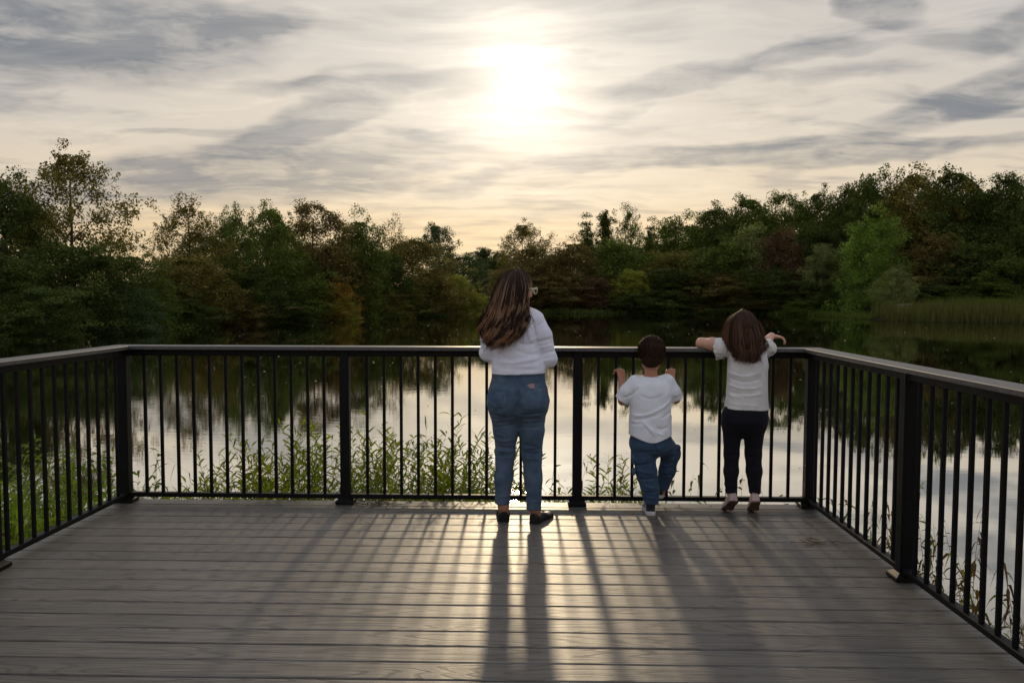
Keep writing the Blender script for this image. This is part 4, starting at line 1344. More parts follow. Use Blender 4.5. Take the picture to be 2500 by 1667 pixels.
def strands(name, root, curves, rad, mat, cols, sides=3):
    """curves (n, m, 3): tapered hair tubes with a colour for every strand point"""
    n, m, _ = curves.shape
    t = np.gradient(curves, axis=1); t /= np.maximum(np.linalg.norm(t, axis=2), 1e-9)[..., None]
    ref = np.array([.3, 1.0, .2])
    s = np.cross(t, ref); s /= np.maximum(np.linalg.norm(s, axis=2), 1e-9)[..., None]
    u = np.cross(t, s)
    q = np.linspace(0, 1, m)
    r = rad[:, None] * (np.minimum(1, .55 + q * 3) * np.clip((1.02 - q) * 3.2, .12, 1))[None]
    vs = [curves + (s * math.cos(2 * math.pi * k / sides) + u * math.sin(2 * math.pi * k / sides)) * r[..., None] for k in range(sides)]
    v = np.stack(vs, 2)                      # n, m, sides, 3
    i = np.arange(n * m * sides).reshape(n, m, sides)
    f = [np.stack([i[:, :-1, k], i[:, :-1, (k + 1) % sides], i[:, 1:, (k + 1) % sides], i[:, 1:, k]], -1).reshape(-1, 4) for k in range(sides)]
    c = np.repeat(cols[:, :, None, :], sides, 2).reshape(-1, 3)
    c = np.concatenate([c, np.ones((len(c), 1))], 1)
    me = mesh_np(name, v.reshape(-1, 3) - np.array(root.location), np.concatenate(f), MATS[mat], True, {'shade': ('FLOAT_COLOR', c)})
    return link(name, me, root)

def spline(pts, m):
    """Catmull-Rom through pts (k,3) -> (m,3)"""
    p = np.array(pts, float)
    p = np.concatenate([[2 * p[0] - p[1]], p, [2 * p[-1] - p[-2]]])
    k = len(p) - 3
    t = np.linspace(0, k - 1e-6, m); i = t.astype(int); u = (t - i)[:, None]
    a, b, c, d = p[i], p[i + 1], p[i + 2], p[i + 3]
    return .5 * (2 * b + (c - a) * u + (2 * a - 5 * b + 4 * c - d) * u ** 2 + (3 * b - a - 3 * c + d) * u ** 3)

def fabric(name, col, col2, rough=.85, weave=900, wr=.25, sheen=.5, scale=14, trans=0.0):
    @material(name)
    def _(g):
        co = objco(g)
        n = g.noise(co, scale, 4, .6); w = g.noise(co, weave, 2, .5)
        c = g.mix(g.remap(n, .35, .68), col, col2)
        big = g.noise(g.mapping(co, scale=(1.15, 1, 1.2)), 20.0, 3, .55, .8)
        big = g.math('ABSOLUTE', g.math('SUBTRACT', big, .5))
        h = g.math('ADD', g.math('MULTIPLY', big, 2.0), g.math('MULTIPLY', w, .06))
        p = principled(g, c, rough, g.bump(h, wr, .012), sheen_weight=sheen, specular_ior_level=.2)
        if trans:
            t = g.n('ShaderNodeBsdfTranslucent'); g.put(t.inputs[0], c if not isinstance(c, tuple) else (*c, 1))
            m = g.n('ShaderNodeMixShader'); m.inputs[0].default_value = trans
            g.t.links.new(p, m.inputs[1]); g.t.links.new(t.outputs[0], m.inputs[2])
            g.surface(m.outputs[0])
        else:
            g.surface(p)

fabric('white_cotton', (.73, .73, .83), (.78, .78, .87), wr=.12)
fabric('boy_cotton', (.80, .81, .85), (.84, .84, .87), wr=.12)
fabric('cream_cotton', (.66, .63, .60), (.72, .69, .65), wr=.12)
fabric('denim', (.050, .082, .128), (.088, .130, .184), wr=.30, sheen=.08, weave=1400, scale=9)
fabric('dark_denim', (.034, .062, .112), (.052, .090, .150), wr=.35, sheen=.08, weave=1400, scale=9)
fabric('navy_leggings', (.0055, .0058, .0105), (.0080, .0082, .014), wr=.12, sheen=.05)
fabric('black_leather', (.010, .010, .010), (.016, .015, .014), rough=.42, wr=.05, sheen=0)
fabric('dark_canvas', (.016, .017, .018), (.03, .03, .032), wr=.1)
fabric('white_rubber', (.50, .49, .47), (.58, .56, .53), rough=.6, wr=.03, sheen=0)
fabric('brown_rubber', (.10, .062, .045), (.13, .085, .062), rough=.7, wr=.05, sheen=0)
fabric('black_rubber', (.010, .010, .010), (.014, .014, .014), rough=.7, wr=.05, sheen=0)
fabric('phone_case', (.33, .20, .18), (.38, .24, .21), rough=.45, wr=0, sheen=0)
fabric('eye_white', (.7, .68, .66), (.75, .72, .70), rough=.25, wr=0, sheen=0)
fabric('iris', (.03, .018, .01), (.04, .024, .014), rough=.2, wr=0, sheen=0)

@material('pink_glitter')
def _(g):
    co = objco(g)
    n = g.noise(co, 420.0, 2, .6); m = g.noise(co, 60.0, 3, .6)
    c = g.mix(g.remap(n, .42, .62), (.36, .23, .21), (.66, .50, .45))
    c = g.mix(g.remap(m, .5, .7, 0, .5), c, (.30, .16, .15))
    g.surface(principled(g, c, .45, g.bump(n, .5, .002)))

@material('eyelet_cotton')
def _(g):
    co = objco(g)
    v = g.n('ShaderNodeTexVoronoi'); g.put(v.inputs['Vector'], co); v.inputs['Scale'].default_value = 105.0
    hole = g.remap(v.outputs['Distance'], .22, .34, 1.0, 0.0)
    c = g.mix(hole, (.70, .67, .64), (.13, .10, .085))
    g.surface(principled(g, c, .9, g.bump(v.outputs['Distance'], .5, .002), sheen_weight=.2))

def skin_mat(name, col):
    @material(name)
    def _(g):
        co = objco(g)
        n = g.noise(co, 35.0, 4, .6); n2 = g.noise(co, 400.0, 2, .5)
        paint = g.n('ShaderNodeAttribute', attribute_name='lips').outputs['Fac']
        c = g.mix(g.remap(n, .3, .7, 0, .5), col, tuple(q * f for q, f in zip(col, (.86, .72, .68))))
        c = g.mix(paint, c, (.36, .10, .085))
        g.surface(principled(g, c, .52, g.bump(n2, .12, .001), subsurface_weight=.08, subsurface_scale=.02))
skin_mat('woman_skin', (.47, .225, .140)); skin_mat('boy_skin', (.50, .235, .145)); skin_mat('girl_skin', (.60, .325, .225))

def hair_mat(name, trans):
    @material(name)
    def _(g):
        c = g.n('ShaderNodeAttribute', attribute_name='shade').outputs['Color']
        p = principled(g, c, .48, specular_ior_level=.22)
        t = g.n('ShaderNodeBsdfTranslucent'); g.put(t.inputs[0], g.mix(1.0, c, (2.7, 1.9, 1.3), 'MULTIPLY'))
        m = g.n('ShaderNodeMixShader'); m.inputs[0].default_value = trans
        g.t.links.new(p, m.inputs[1]); g.t.links.new(t.outputs[0], m.inputs[2])
        g.surface(m.outputs[0])
hair_mat('hair', .42)

@material('scalp_hair')
def _(g):
    n = g.noise(g.mapping(objco(g), scale=(160, 160, 14)), 1.0, 3)
    g.surface(principled(g, g.mix(n, (.018, .0095, .006), (.060, .031, .018)), .7, specular_ior_level=.06))

def lips_attr(W, hh):
    c = W((0, .40, -.295))
    def fn(v):
        d = np.linalg.norm((v - c) / np.array((.1, .1, .055)) / hh, axis=1)
        return {'lips': ('FLOAT', np.clip(1.6 - d * 1.6, 0, .8))}
    return fn

def lock_hair(name, root, guides, n, m, rng, spread, depth, wave, curl_from, dark, light, lightshare, rad=.0021, tipvar=.25, skull=None):
    """long hair: strands interpolated between neighbouring guide curves, with waves that grow towards the tips"""
    G_ = np.stack([spline(q, m) for q in guides])        # k, m, 3
    k = len(guides)
    nl = max(8, n // 26)
    lock = rng.integers(0, nl, n)
    lu = np.sort(rng.uniform(0, k - 1.0001, nl))
    u = np.clip(lu[lock] + rng.normal(size=n) * .055, 0, k - 1.0001); i = u.astype(int); w = (u - i)[:, None, None]
    C = G_[i] * (1 - w) + G_[i + 1] * w
    q = np.linspace(0, 1, m)
    # individual length: resample each strand to a fraction
    fr = 1 - tipvar * np.clip(rng.uniform(0, 1, nl)[lock] ** 1.3 * .8 + rng.uniform(0, .25, n), 0, 1)
    pos = q[None] * fr[:, None] * (m - 1)
    a = np.minimum(pos.astype(int), m - 2); b = (pos - a)[..., None]
    rows = np.arange(n)[:, None]
    C = C[rows, a] * (1 - b) + C[rows, a + 1] * b
    lay = np.clip(rng.uniform(0, 1, nl)[lock] ** .9 + rng.normal(size=n) * .06, 0, 1)
    C[:, :, 1] += (depth * lay)[:, None] * np.minimum(1, q * 5)[None]
    C[:, :, 0] += (rng.normal(size=n) * spread)[:, None] * np.minimum(1, q * 3)[None]
    # locks share a phase so that they read as curls
    ph = rng.uniform(0, 6.28, 4000)[lock] + rng.normal(size=n) * .22
    fq = rng.uniform(2.6, 4.6, 4000)[lock] + rng.normal(size=n) * .05
    env = np.clip((q - curl_from) / (1 - curl_from), 0, 1) ** .8
    amp = wave * rng.uniform(.5, 1.4, 4000)[lock]
    arg = 2 * math.pi * fq[:, None] * q[None] * fr[:, None] + ph[:, None]
    C[:, :, 0] += amp[:, None] * env[None] * np.sin(arg)
    C[:, :, 1] += amp[:, None] * env[None] * np.cos(arg) * .8
    C[:, :, 2] += amp[:, None] * env[None] * np.sin(arg * 1.0 + 1.1) * .35
    if skull is not None:                                # lie on the head, never inside it
        hc, M, hh, e0, er = skull
        L = ((C - hc) @ M) / hh - np.array(e0)
        rr = np.linalg.norm(L / np.array(er), axis=2)
        out = 1.0 + .05 * (1 - lay)[:, None]
        sc = np.where((rr < out) & (rr > 1e-4), out / np.maximum(rr, 1e-4), 1.0)
        soft = np.clip((L[:, :, 2] + .45) / .25, 0, 1)
        sc = 1 + (sc - 1) * soft
        C = hc + ((L * sc[..., None] + np.array(e0)) * hh) @ M.T
    # loose ends
    fly = rng.uniform(size=n) < .17
    C[fly] += (rng.normal(size=(fly.sum(), 1, 3)) * .019) * (q ** 1.5)[None, :, None]
    tone = rng.uniform(0, 1, 4000)[lock] * .8 + rng.uniform(0, 1, n) * .2
    hi = np.clip((tone - (1 - lightshare)) / .12, 0, 1)[:, None] * np.clip((q - .08) / .25, .15, 1)[None]
    base = np.array(dark) * (.5 + .7 * rng.uniform(0, 1, n) + .7 * rng.uniform(0, 1, 4000)[lock] ** 2)[:, None]
    cols = base[:, None, :] * (1 - hi[..., None]) + np.array(light) * hi[..., None]
    return strands(name, root, C, rad * rng.uniform(.7, 1.3, n), 'hair', cols)

# ------------------------------------------------------------------ the woman
def build_woman():
    ro = np.array((-0.0778, 5.03, 0.0023)); ro[2] = 0
    root = tag(empty('person', tuple(ro)), 'adult with long wavy brown hair, white shirt and blue jeans standing at the railing', 'person')
    rng = np.random.default_rng(21)
    # ---- body
    b = Field((-.42, 4.78, -.01), (.32, 5.58, 1.66), .0058)
    hc, hh = np.array((-0.08, 5.035, 1.4679)), .220
    Mh = frame((math.sin(R(64)), math.cos(R(64)), -.10))
    W = head(b, hc, hh, Mh)
    b.cone((-0.0875, 5.03, 1.422), (-0.0874, 5.05, 1.3041), .052, .056, .03)
    b.loft([(.93, *(-0.0708, 5.045, 0.9645)[:2], .145, .10), (1.12, *(-0.092, 5.05, 1.1137)[:2], .118, .090), (1.26, *(-0.0924, 5.05, 1.2475)[:2], .135, .095), (1.345, *(-0.0901, 5.05, 1.3246)[:2], .10, .06)], .03)
    sR, eR, wR = (0.0282, 5.05, 1.2788), (0.1219, 5.05, 1.0269), (.045, 5.345, 1.095)
    sL, eL, wL = (-0.221, 5.05, 1.2753), (-0.2676, 5.06, 1.0606), (-.17, 5.34, 1.095)
    for s_, e_, w_ in ((sR, eR, wR), (sL, eL, wL)):
        b.chain([s_, e_, w_], [.042, .036, .025], .02)
    hand(b, wR, (-.75, .42, -.02), (0, -.15, -1), 1, .92, (.35, .4, .45, .5), .5)
    hand(b, wL, (.70, .45, -.02), (0, -.15, -1), -1, .92, (.35, .4, .45, .5), .5)
    b.loft([(.64, *(-0.0748, 5.05, 0.6004)[:2], .08, .05), (.76, *(-0.0728, 5.05, 0.7566)[:2], .150, .090), (.93, *(-0.0707, 5.045, 0.9335)[:2], .145, .10)], .03)
    lk = [(-0.1656, 5.05, 0.678), (-0.1522, 5.055, 0.4265), (-0.1645, 5.045, 0.2737), (-0.1641, 5.045, 0.0896), (-0.1591, 5.055, 0.0421)]
    rk = [(0.0128, 5.05, 0.6791), (0.0139, 5.06, 0.4319), (0.0249, 5.045, 0.2753), (0.0334, 5.03, 0.0822), (0.052, 5.045, 0.0257)]
    for q in (lk, rk):
        b.chain(q, [.078, .052, .048, .030, .027], .03)
    fl, fr_ = np.array((-.06, 1.0, 0)), np.array((.46, .888, 0))
    b.cone(lk[-1], np.array(lk[-1]) + fl * .13 + (0, 0, -.030), .022, .018, .02)
    b.cone(rk[-1], np.array(rk[-1]) + fr_ * .13 + (0, 0, -.030), .022, .018, .02)
    solid('body', b, 'woman_skin', root, 1, lips_attr(W, hh))
    eyes(W, hh, root, Mh)
    # ---- shirt
    s = Field((-.44, 4.80, .88), (.34, 5.46, 1.42), .0044)
    C = lambda px, py, Y: P_(px, py, Y)
    rows = [(.925, -.072, 5.045, .168, .128), (.975, -.072, 5.045, .170, .126), (1.05, -.080, 5.048, .152, .114), (1.12, -.092, 5.05, .140, .110), (1.20, -.094, 5.05, .146, .113), (1.28, -.093, 5.055, .150, .105),
            (1.325, -.092, 5.06, .128, .085), (1.352, -.090, 5.065, .085, .062)]
    s.loft(rows, .02, 2.4)
    s.chain([sR, (0.0825, 5.045, 1.1765), eR, (.085, 5.22, 1.055), (.058, 5.315, 1.090)], [.056, .052, .047, .040, .033], .028)
    s.chain([sL, (-0.2543, 5.05, 1.1697), eL, (-.215, 5.22, 1.050), (-.185, 5.31, 1.090)], [.056, .052, .046, .040, .033], .028)
    s.cone((-0.0902, 5.05, 1.3631), (-0.0901, 5.05, 1.3323), .064, .070, .012)         # collar
    s.cone((-0.0903, 5.05, 1.4015), (-0.0902, 5.05, 1.3502), .050, .052, .004, 'cut')
    # drape across the back and creases on the sleeves
    yb = 4.935
    for a_, c_, e_, am, w_ in [((-0.2254, 4.93, 1.0246), (-0.1093, 4.92, 0.9957), (0.0788, 4.93, 1.0462), .0060, .012), ((-0.2226, 4.925, 0.9746), (-0.0791, 4.92, 0.9757), (0.0867, 4.925, 0.966), -.0045, .012),
                               ((-0.08, 4.94, 1.1456), (-0.0219, 4.94, 1.1005), (0.0358, 4.94, 1.136), -.006, .011), ((-0.0226, 4.95, 1.2638), (-0.0097, 4.95, 1.1883), (0.0208, 4.95, 1.1202), .007, .013),
                               ((-0.0052, 4.96, 1.2963), (0.0253, 4.96, 1.2511), (0.0358, 4.96, 1.1501), -.008, .010), ((-0.1098, 4.93, 1.1008), (-0.0217, 4.93, 1.0457), (0.0711, 4.93, 1.0713), -.005, .012), ((-0.1978, 4.93, 1.0752), (-0.1398, 4.93, 1.025), (-0.0794, 4.93, 1.0152), -.0045, .011)]:
        s.fold(a_, e_, am, w_, c_)
    for px0, py0, px1, py1, am in [(1310,836,1346,826,-.006), (1313,850,1352,842,.006), (1316,866,1356,856,-.006), (1322,882,1354,876,.005), (1308,798,1330,786,-.005), (1176,840,1205,850,-.005), (1174,858,1204,866,.005)]:
        s.fold(np.array(P_(px0, py0, 5.0)), np.array(P_(px1, py1, 5.0)), am, .0075)
    s.ripple(.0016, 46, 3)
    s.cut((-.072, 5.04, .937), (.02, 0, -1))
    solid('shirt', s, 'white_cotton', root, 1)
    # ---- jeans
    j = Field((-.32, 4.84, .06), (.17, 5.26, .97), .0052)
    j.loft([(.585, -.076, 5.05, .060, .03), (.64, -.075, 5.05, .140, .075), (.69, -.074, 5.045, .178, .118), (.76, -.073, 5.035, .194, .140), (.83, -.073, 5.038, .188, .134), (.89, -.072, 5.043, .172, .122), (.948, -.072, 5.045, .163, .115)], .02, 2.3)
    j.ell((-0.1637, 4.985, 0.7518), (.082, .078, .095), .05); j.ell((0.02, 4.985, 0.7529), (.082, .078, .095), .05)
    j.chain([(-0.163, 5.045, 0.7048), (-0.1498, 5.05, 0.5686), (-0.1522, 5.055, 0.4265), (-0.1645, 5.045, 0.2659), (-0.1718, 5.04, 0.0988)], [.090, .077, .061, .056, .046], .02)
    j.chain([(0.0127, 5.045, 0.7058), (0.0132, 5.05, 0.5697), (0.0139, 5.06, 0.4319), (0.0249, 5.045, 0.2674), (0.0309, 5.025, 0.0652)], [.092, .078, .066, .056, .046], .02)
    j.cut((-0.1718, 5.04, 0.1067), (0, 0, -1), ((-.32, 4.84, 0), (-.085, 5.26, .25))); j.cut((0.0308, 5.025, 0.0756), (0, 0, -1), ((-.075, 4.84, 0), (.17, 5.26, .25)))
    j.cone((-0.0684, 4.9, 0.8519), (-0.0679, 4.905, 0.6999), .006, .010, .02, 'cut')
    for x0, y0, x1, y1, am, Y in [(1194,1012,1240,1018,-.006,4.94), (1200,1030,1262,1022,.006,4.945), (1204,1045,1262,1036,-.005,4.96), (1268,1012,1330,1006,-.006,4.94), (1266,1030,1326,1026,.006,4.95), (1268,1044,1322,1044,-.005,4.96),
                               (1212,1078,1256,1074,.006,4.985), (1212,1090,1254,1094,-.006,4.985), (1212,1100,1254,1104,.007,4.985), (1212,1113,1252,1112,-.005,4.985), (1275,1084,1320,1094,-.006,4.985), (1274,1096,1324,1090,.007,4.985),
                               (1276,1106,1322,1108,-.006,4.985), (1278,1120,1318,1122,.005,4.985), (1205,1060,1235,1064,.004,4.965), (1210,1215,1244,1210,.003,4.99), (1288,1228,1321,1224,.003,4.975)]:
        j.fold(P_(x0, y0, Y), P_(x1, y1, Y), am * 1.2, .0065)
    # back pockets, yoke and centre seam
    for x0, y0, x1, y1, am, Y in [(1206,956,1240,958,-.004,4.905), (1206,956,1210,992,-.003,4.90), (1240,958,1238,996,-.003,4.895), (1284,956,1326,950,-.005,4.905), (1284,956,1286,998,-.003,4.895), (1326,952,1322,996,-.003,4.905),
                               (1204,936,1252,944,-.003,4.915), (1252,944,1330,936,-.003,4.915), (1258,912,1264,1000,-.003,4.905), (1202,924,1331,922,-.0035,4.915), (1252,912,1252,926,.004,4.915), (1323,910,1323,924,.004,4.925)]:
        j.fold(P_(x0, y0, Y), P_(x1, y1, Y), am * .9, .0042)
    j.ripple(.0012, 60, 5)
    solid('jeans', j, 'denim', root, 1)
    # ---- shoes
    shoe(root, (-0.1598, 5, -0.0057), tuple(fl), (0, 0, 1), .240, .088, .070, 'black_leather', 'black_rubber', .012, .72)
    shoe(root, (0.0232, 4.965, -0.007), tuple(fr_), (0, 0, 1), .240, .088, .070, 'black_leather', 'black_rubber', .012, .72)
    # ---- hair: a close layer on the skull and long waved locks over it
    h = Field((-.46, 4.78, 1.0), (.12, 5.22, 1.64), .0065)
    q = lambda p: hc + Mh @ (np.array(p) * hh)
    h.ell(q((0, -.06, .125)), np.array((.352, .435, .40)) * hh, .02, Mh)
    h.chain([(-0.1066, 4.965, 1.4647), (-0.136, 4.945, 1.3516), (-0.1654, 4.93, 1.2263), (-0.1852, 4.925, 1.146)], [.055, .046, .030, .010], .03)
    h.chain([(-0.1582, 5, 1.4649), (-0.2081, 4.985, 1.3508), (-0.2423, 4.96, 1.2374), (-0.2366, 4.95, 1.1697)], [.042, .032, .018, .008], .03)
    h.chain([(-0.0565, 4.985, 1.4776), (-0.0558, 4.955, 1.3642), (-0.0552, 4.94, 1.264)], [.030, .020, .008], .02)
    h.ell(q((.0, .40, -.16)), np.array((.30, .26, .36)) * hh, .01, Mh, 'cut')
    h.ripple(.003, 55, 9)
    solid('hair', h, 'scalp_hair', root, 1)
    gd = [[(-0.0992, 5.08, 1.5891), (-0.1863, 5.07, 1.5245), (-0.2243, 5.06, 1.4216), (-0.2668, 5.04, 1.3293), (-0.3111, 5.01, 1.2532), (-0.2946, 4.99, 1.1929), (-0.2579, 4.97, 1.1432)],
          [(-0.0984, 5.04, 1.5903), (-0.1913, 5, 1.5078), (-0.2283, 4.98, 1.4014), (-0.2724, 4.955, 1.3056), (-0.297, 4.945, 1.2302), (-0.2659, 4.93, 1.163), (-0.2351, 4.92, 1.126)],
          [(-0.0929, 5.02, 1.5896), (-0.1614, 4.94, 1.5118), (-0.1905, 4.92, 1.3892), (-0.2246, 4.905, 1.2645), (-0.2493, 4.9, 1.1772), (-0.2339, 4.895, 1.1175), (-0.2189, 4.895, 1.0875)],
          [(-0.0902, 5.01, 1.5893), (-0.1256, 4.915, 1.5015), (-0.1496, 4.895, 1.3646), (-0.1789, 4.885, 1.2404), (-0.1986, 4.885, 1.1582), (-0.2035, 4.885, 1.1083)],
          [(-0.0851, 5.01, 1.5893), (-0.0956, 4.91, 1.5015), (-0.1121, 4.885, 1.3649), (-0.1315, 4.88, 1.2408), (-0.1437, 4.88, 1.1487), (-0.1535, 4.88, 1.1038)],
          [(-0.08, 5.01, 1.5893), (-0.0658, 4.92, 1.4968), (-0.0775, 4.895, 1.3649), (-0.092, 4.89, 1.258), (-0.0992, 4.89, 1.1832), (-0.104, 4.89, 1.1283)],
          [(-0.0724, 5.01, 1.5868), (-0.0361, 4.945, 1.4972), (-0.0478, 4.91, 1.3772), (-0.0549, 4.905, 1.2776), (-0.0572, 4.905, 1.2177), (-0.0645, 4.905, 1.1727)],
          [(-0.0625, 5.03, 1.5824), (-0.0213, 4.99, 1.5131), (-0.0333, 4.955, 1.4221), (-0.0329, 4.935, 1.337), (-0.0325, 4.93, 1.2569), (-0.0449, 4.93, 1.1966)],
          [(-0.0602, 5.05, 1.5805), (-0.0163, 5.02, 1.5238), (-0.0286, 4.99, 1.4424), (-0.0307, 4.965, 1.3718), (-0.0304, 4.955, 1.3165), (-0.0326, 4.95, 1.2512)]]
    lock_hair('hair_locks', root, gd, 2800, 28, rng, .007, .040, .0235, .36, (.066, .040, .0255), (.44, .31, .195), .42, .0018, .25, (hc, Mh, hh, (0, -.06, .125), (.365, .448, .415)))
    # ---- glasses
    go = ro
    mb = MB()
    for sd in (-1, 1):
        c = W((sd * .155, .50, -.02))
        ring = [c + Mh @ (np.array((math.cos(a) * .115, 0, math.sin(a) * .088 + (.02 if math.sin(a) > 0 and math.cos(a) * sd > .3 else 0))) * hh) - go for a in np.linspace(0, 2 * math.pi, 19)]
        mb.tube(ring, [.0026] * 19, 6, False)
        mb.tube([W((sd * .27, .49, .03)) - go, W((sd * .345, .40, .03)) - go, W((sd * .37, .05, .0)) - go], [.0026, .0024, .002], 6)
    mb.tube([W((-.04, .50, .0)) - go, W((0, .51, .015)) - go, W((.04, .50, .0)) - go], [.0024] * 3, 6)
    gl = link('glasses', mb.mesh('glasses', MATS['clear_frame'], True), root)
    for sd in (-1, 1):
        c = W((sd * .155, .50, -.02)) - go
        ring = [c + Mh @ (np.array((math.cos(a) * .112, 0, math.sin(a) * .085)) * hh) for a in np.linspace(0, 2 * math.pi, 18, endpoint=False)]
        m2 = MB(); m2.add(ring, [tuple(range(18))]); link('lens', m2.mesh('lens', MATS['lens_glass']), gl)
    # ---- back pockets and the phone
    for cx, x0, x1, yt, yb_ in ((1217, 1197, 1238, 946, 996), (1297, 1269, 1326, 948, 1002)):
        k = Field((-.32, 4.84, .66), (.17, 5.05, .88), .0052)
        sl = tuple(slice(a, a + n) for a, n in zip(np.round((k.lo - j.lo) / .0052).astype(int), k.n))
        src = j.d[sl]
        k.d[:src.shape[0], :src.shape[1], :src.shape[2]] = src - .0042
        k.lo = j.lo + np.array([q.start for q in sl]) * .0052
        k.ax = [k.lo[i] + np.arange(k.n[i], dtype=np.float32) * .0052 for i in range(3)]
        X, Y, Z = np.meshgrid(*k.ax, indexing='ij', sparse=True)
        A, B_ = P_(x0, yt, 4.9), P_(x1, yb_, 4.9)
        mid = (A[0] + B_[0]) / 2; hw = (B_[0] - A[0]) / 2
        tip = np.clip((Z - B_[2]) / .03, 0, 1)
        k.d = np.maximum(k.d, (np.maximum(np.maximum(np.abs(X - mid) - hw * (.72 + .28 * tip) - 0 * Y, Z - A[2] + .05 * (X - mid) * (1 if cx > 1260 else -1)), B_[2] - Z)).astype(np.float32))
        k.d = np.maximum(k.d, (Y - 5.0 + 0 * X + 0 * Z).astype(np.float32))
        solid('back_pocket', k, 'denim', root, 1)
    def seat_y(px, py):                     # where the jeans' back lies
        x, _, z = P_(px, py, 4.91)
        ix, iz = int(round((x - j.lo[0]) / j.h)), int(round((z - j.lo[2]) / j.h))
        col = j.d[ix, :, iz]
        return x, float(j.ax[1][np.argmax(col < 0)]), z
    top, bot = np.array(seat_y(1291, 938)), np.array(seat_y(1291, 978))
    m3 = MB(); m3.box((0, 0, 0), (.078, .007, .105), .003)
    ph = link('phone', m3.mesh('phone', MATS['phone_case']), None, tuple((top + bot) / 2 + np.array((0, .0005, 0))))
    ph.rotation_euler = (-math.atan2(top[1] - bot[1], top[2] - bot[2]), R(-6), R(3))
    tag(ph, 'pink phone sticking out of the back jeans pocket', 'phone')

@material('clear_frame')
def _(g):
    g.surface(principled(g, (.80, .70, .52), .25, specular_ior_level=.7))
@material('lens_glass')
def _(g):
    t = g.n('ShaderNodeBsdfTransparent'); gl = g.n('ShaderNodeBsdfGlossy'); gl.inputs['Roughness'].default_value = .03
    m = g.n('ShaderNodeMixShader'); m.inputs[0].default_value = .14
    g.t.links.new(t.outputs[0], m.inputs[1]); g.t.links.new(gl.outputs[0], m.inputs[2]); g.surface(m.outputs[0])

def P_(u, v, Y):
    """camera-view pixel to metres: u across, v down, Y depth where its ray ends"""
    a, b, c = 0.0005084131 * u + 2.1136182e-06 * v + -0.65954077, 1.1422646e-05 * u + -2.8626519e-05 * v + 1.0077436, 1.4724292e-06 * u + -0.00050773278 * v + 0.36498463
    return (a / b * Y, Y, EYE + c / b * Y)
build_woman()

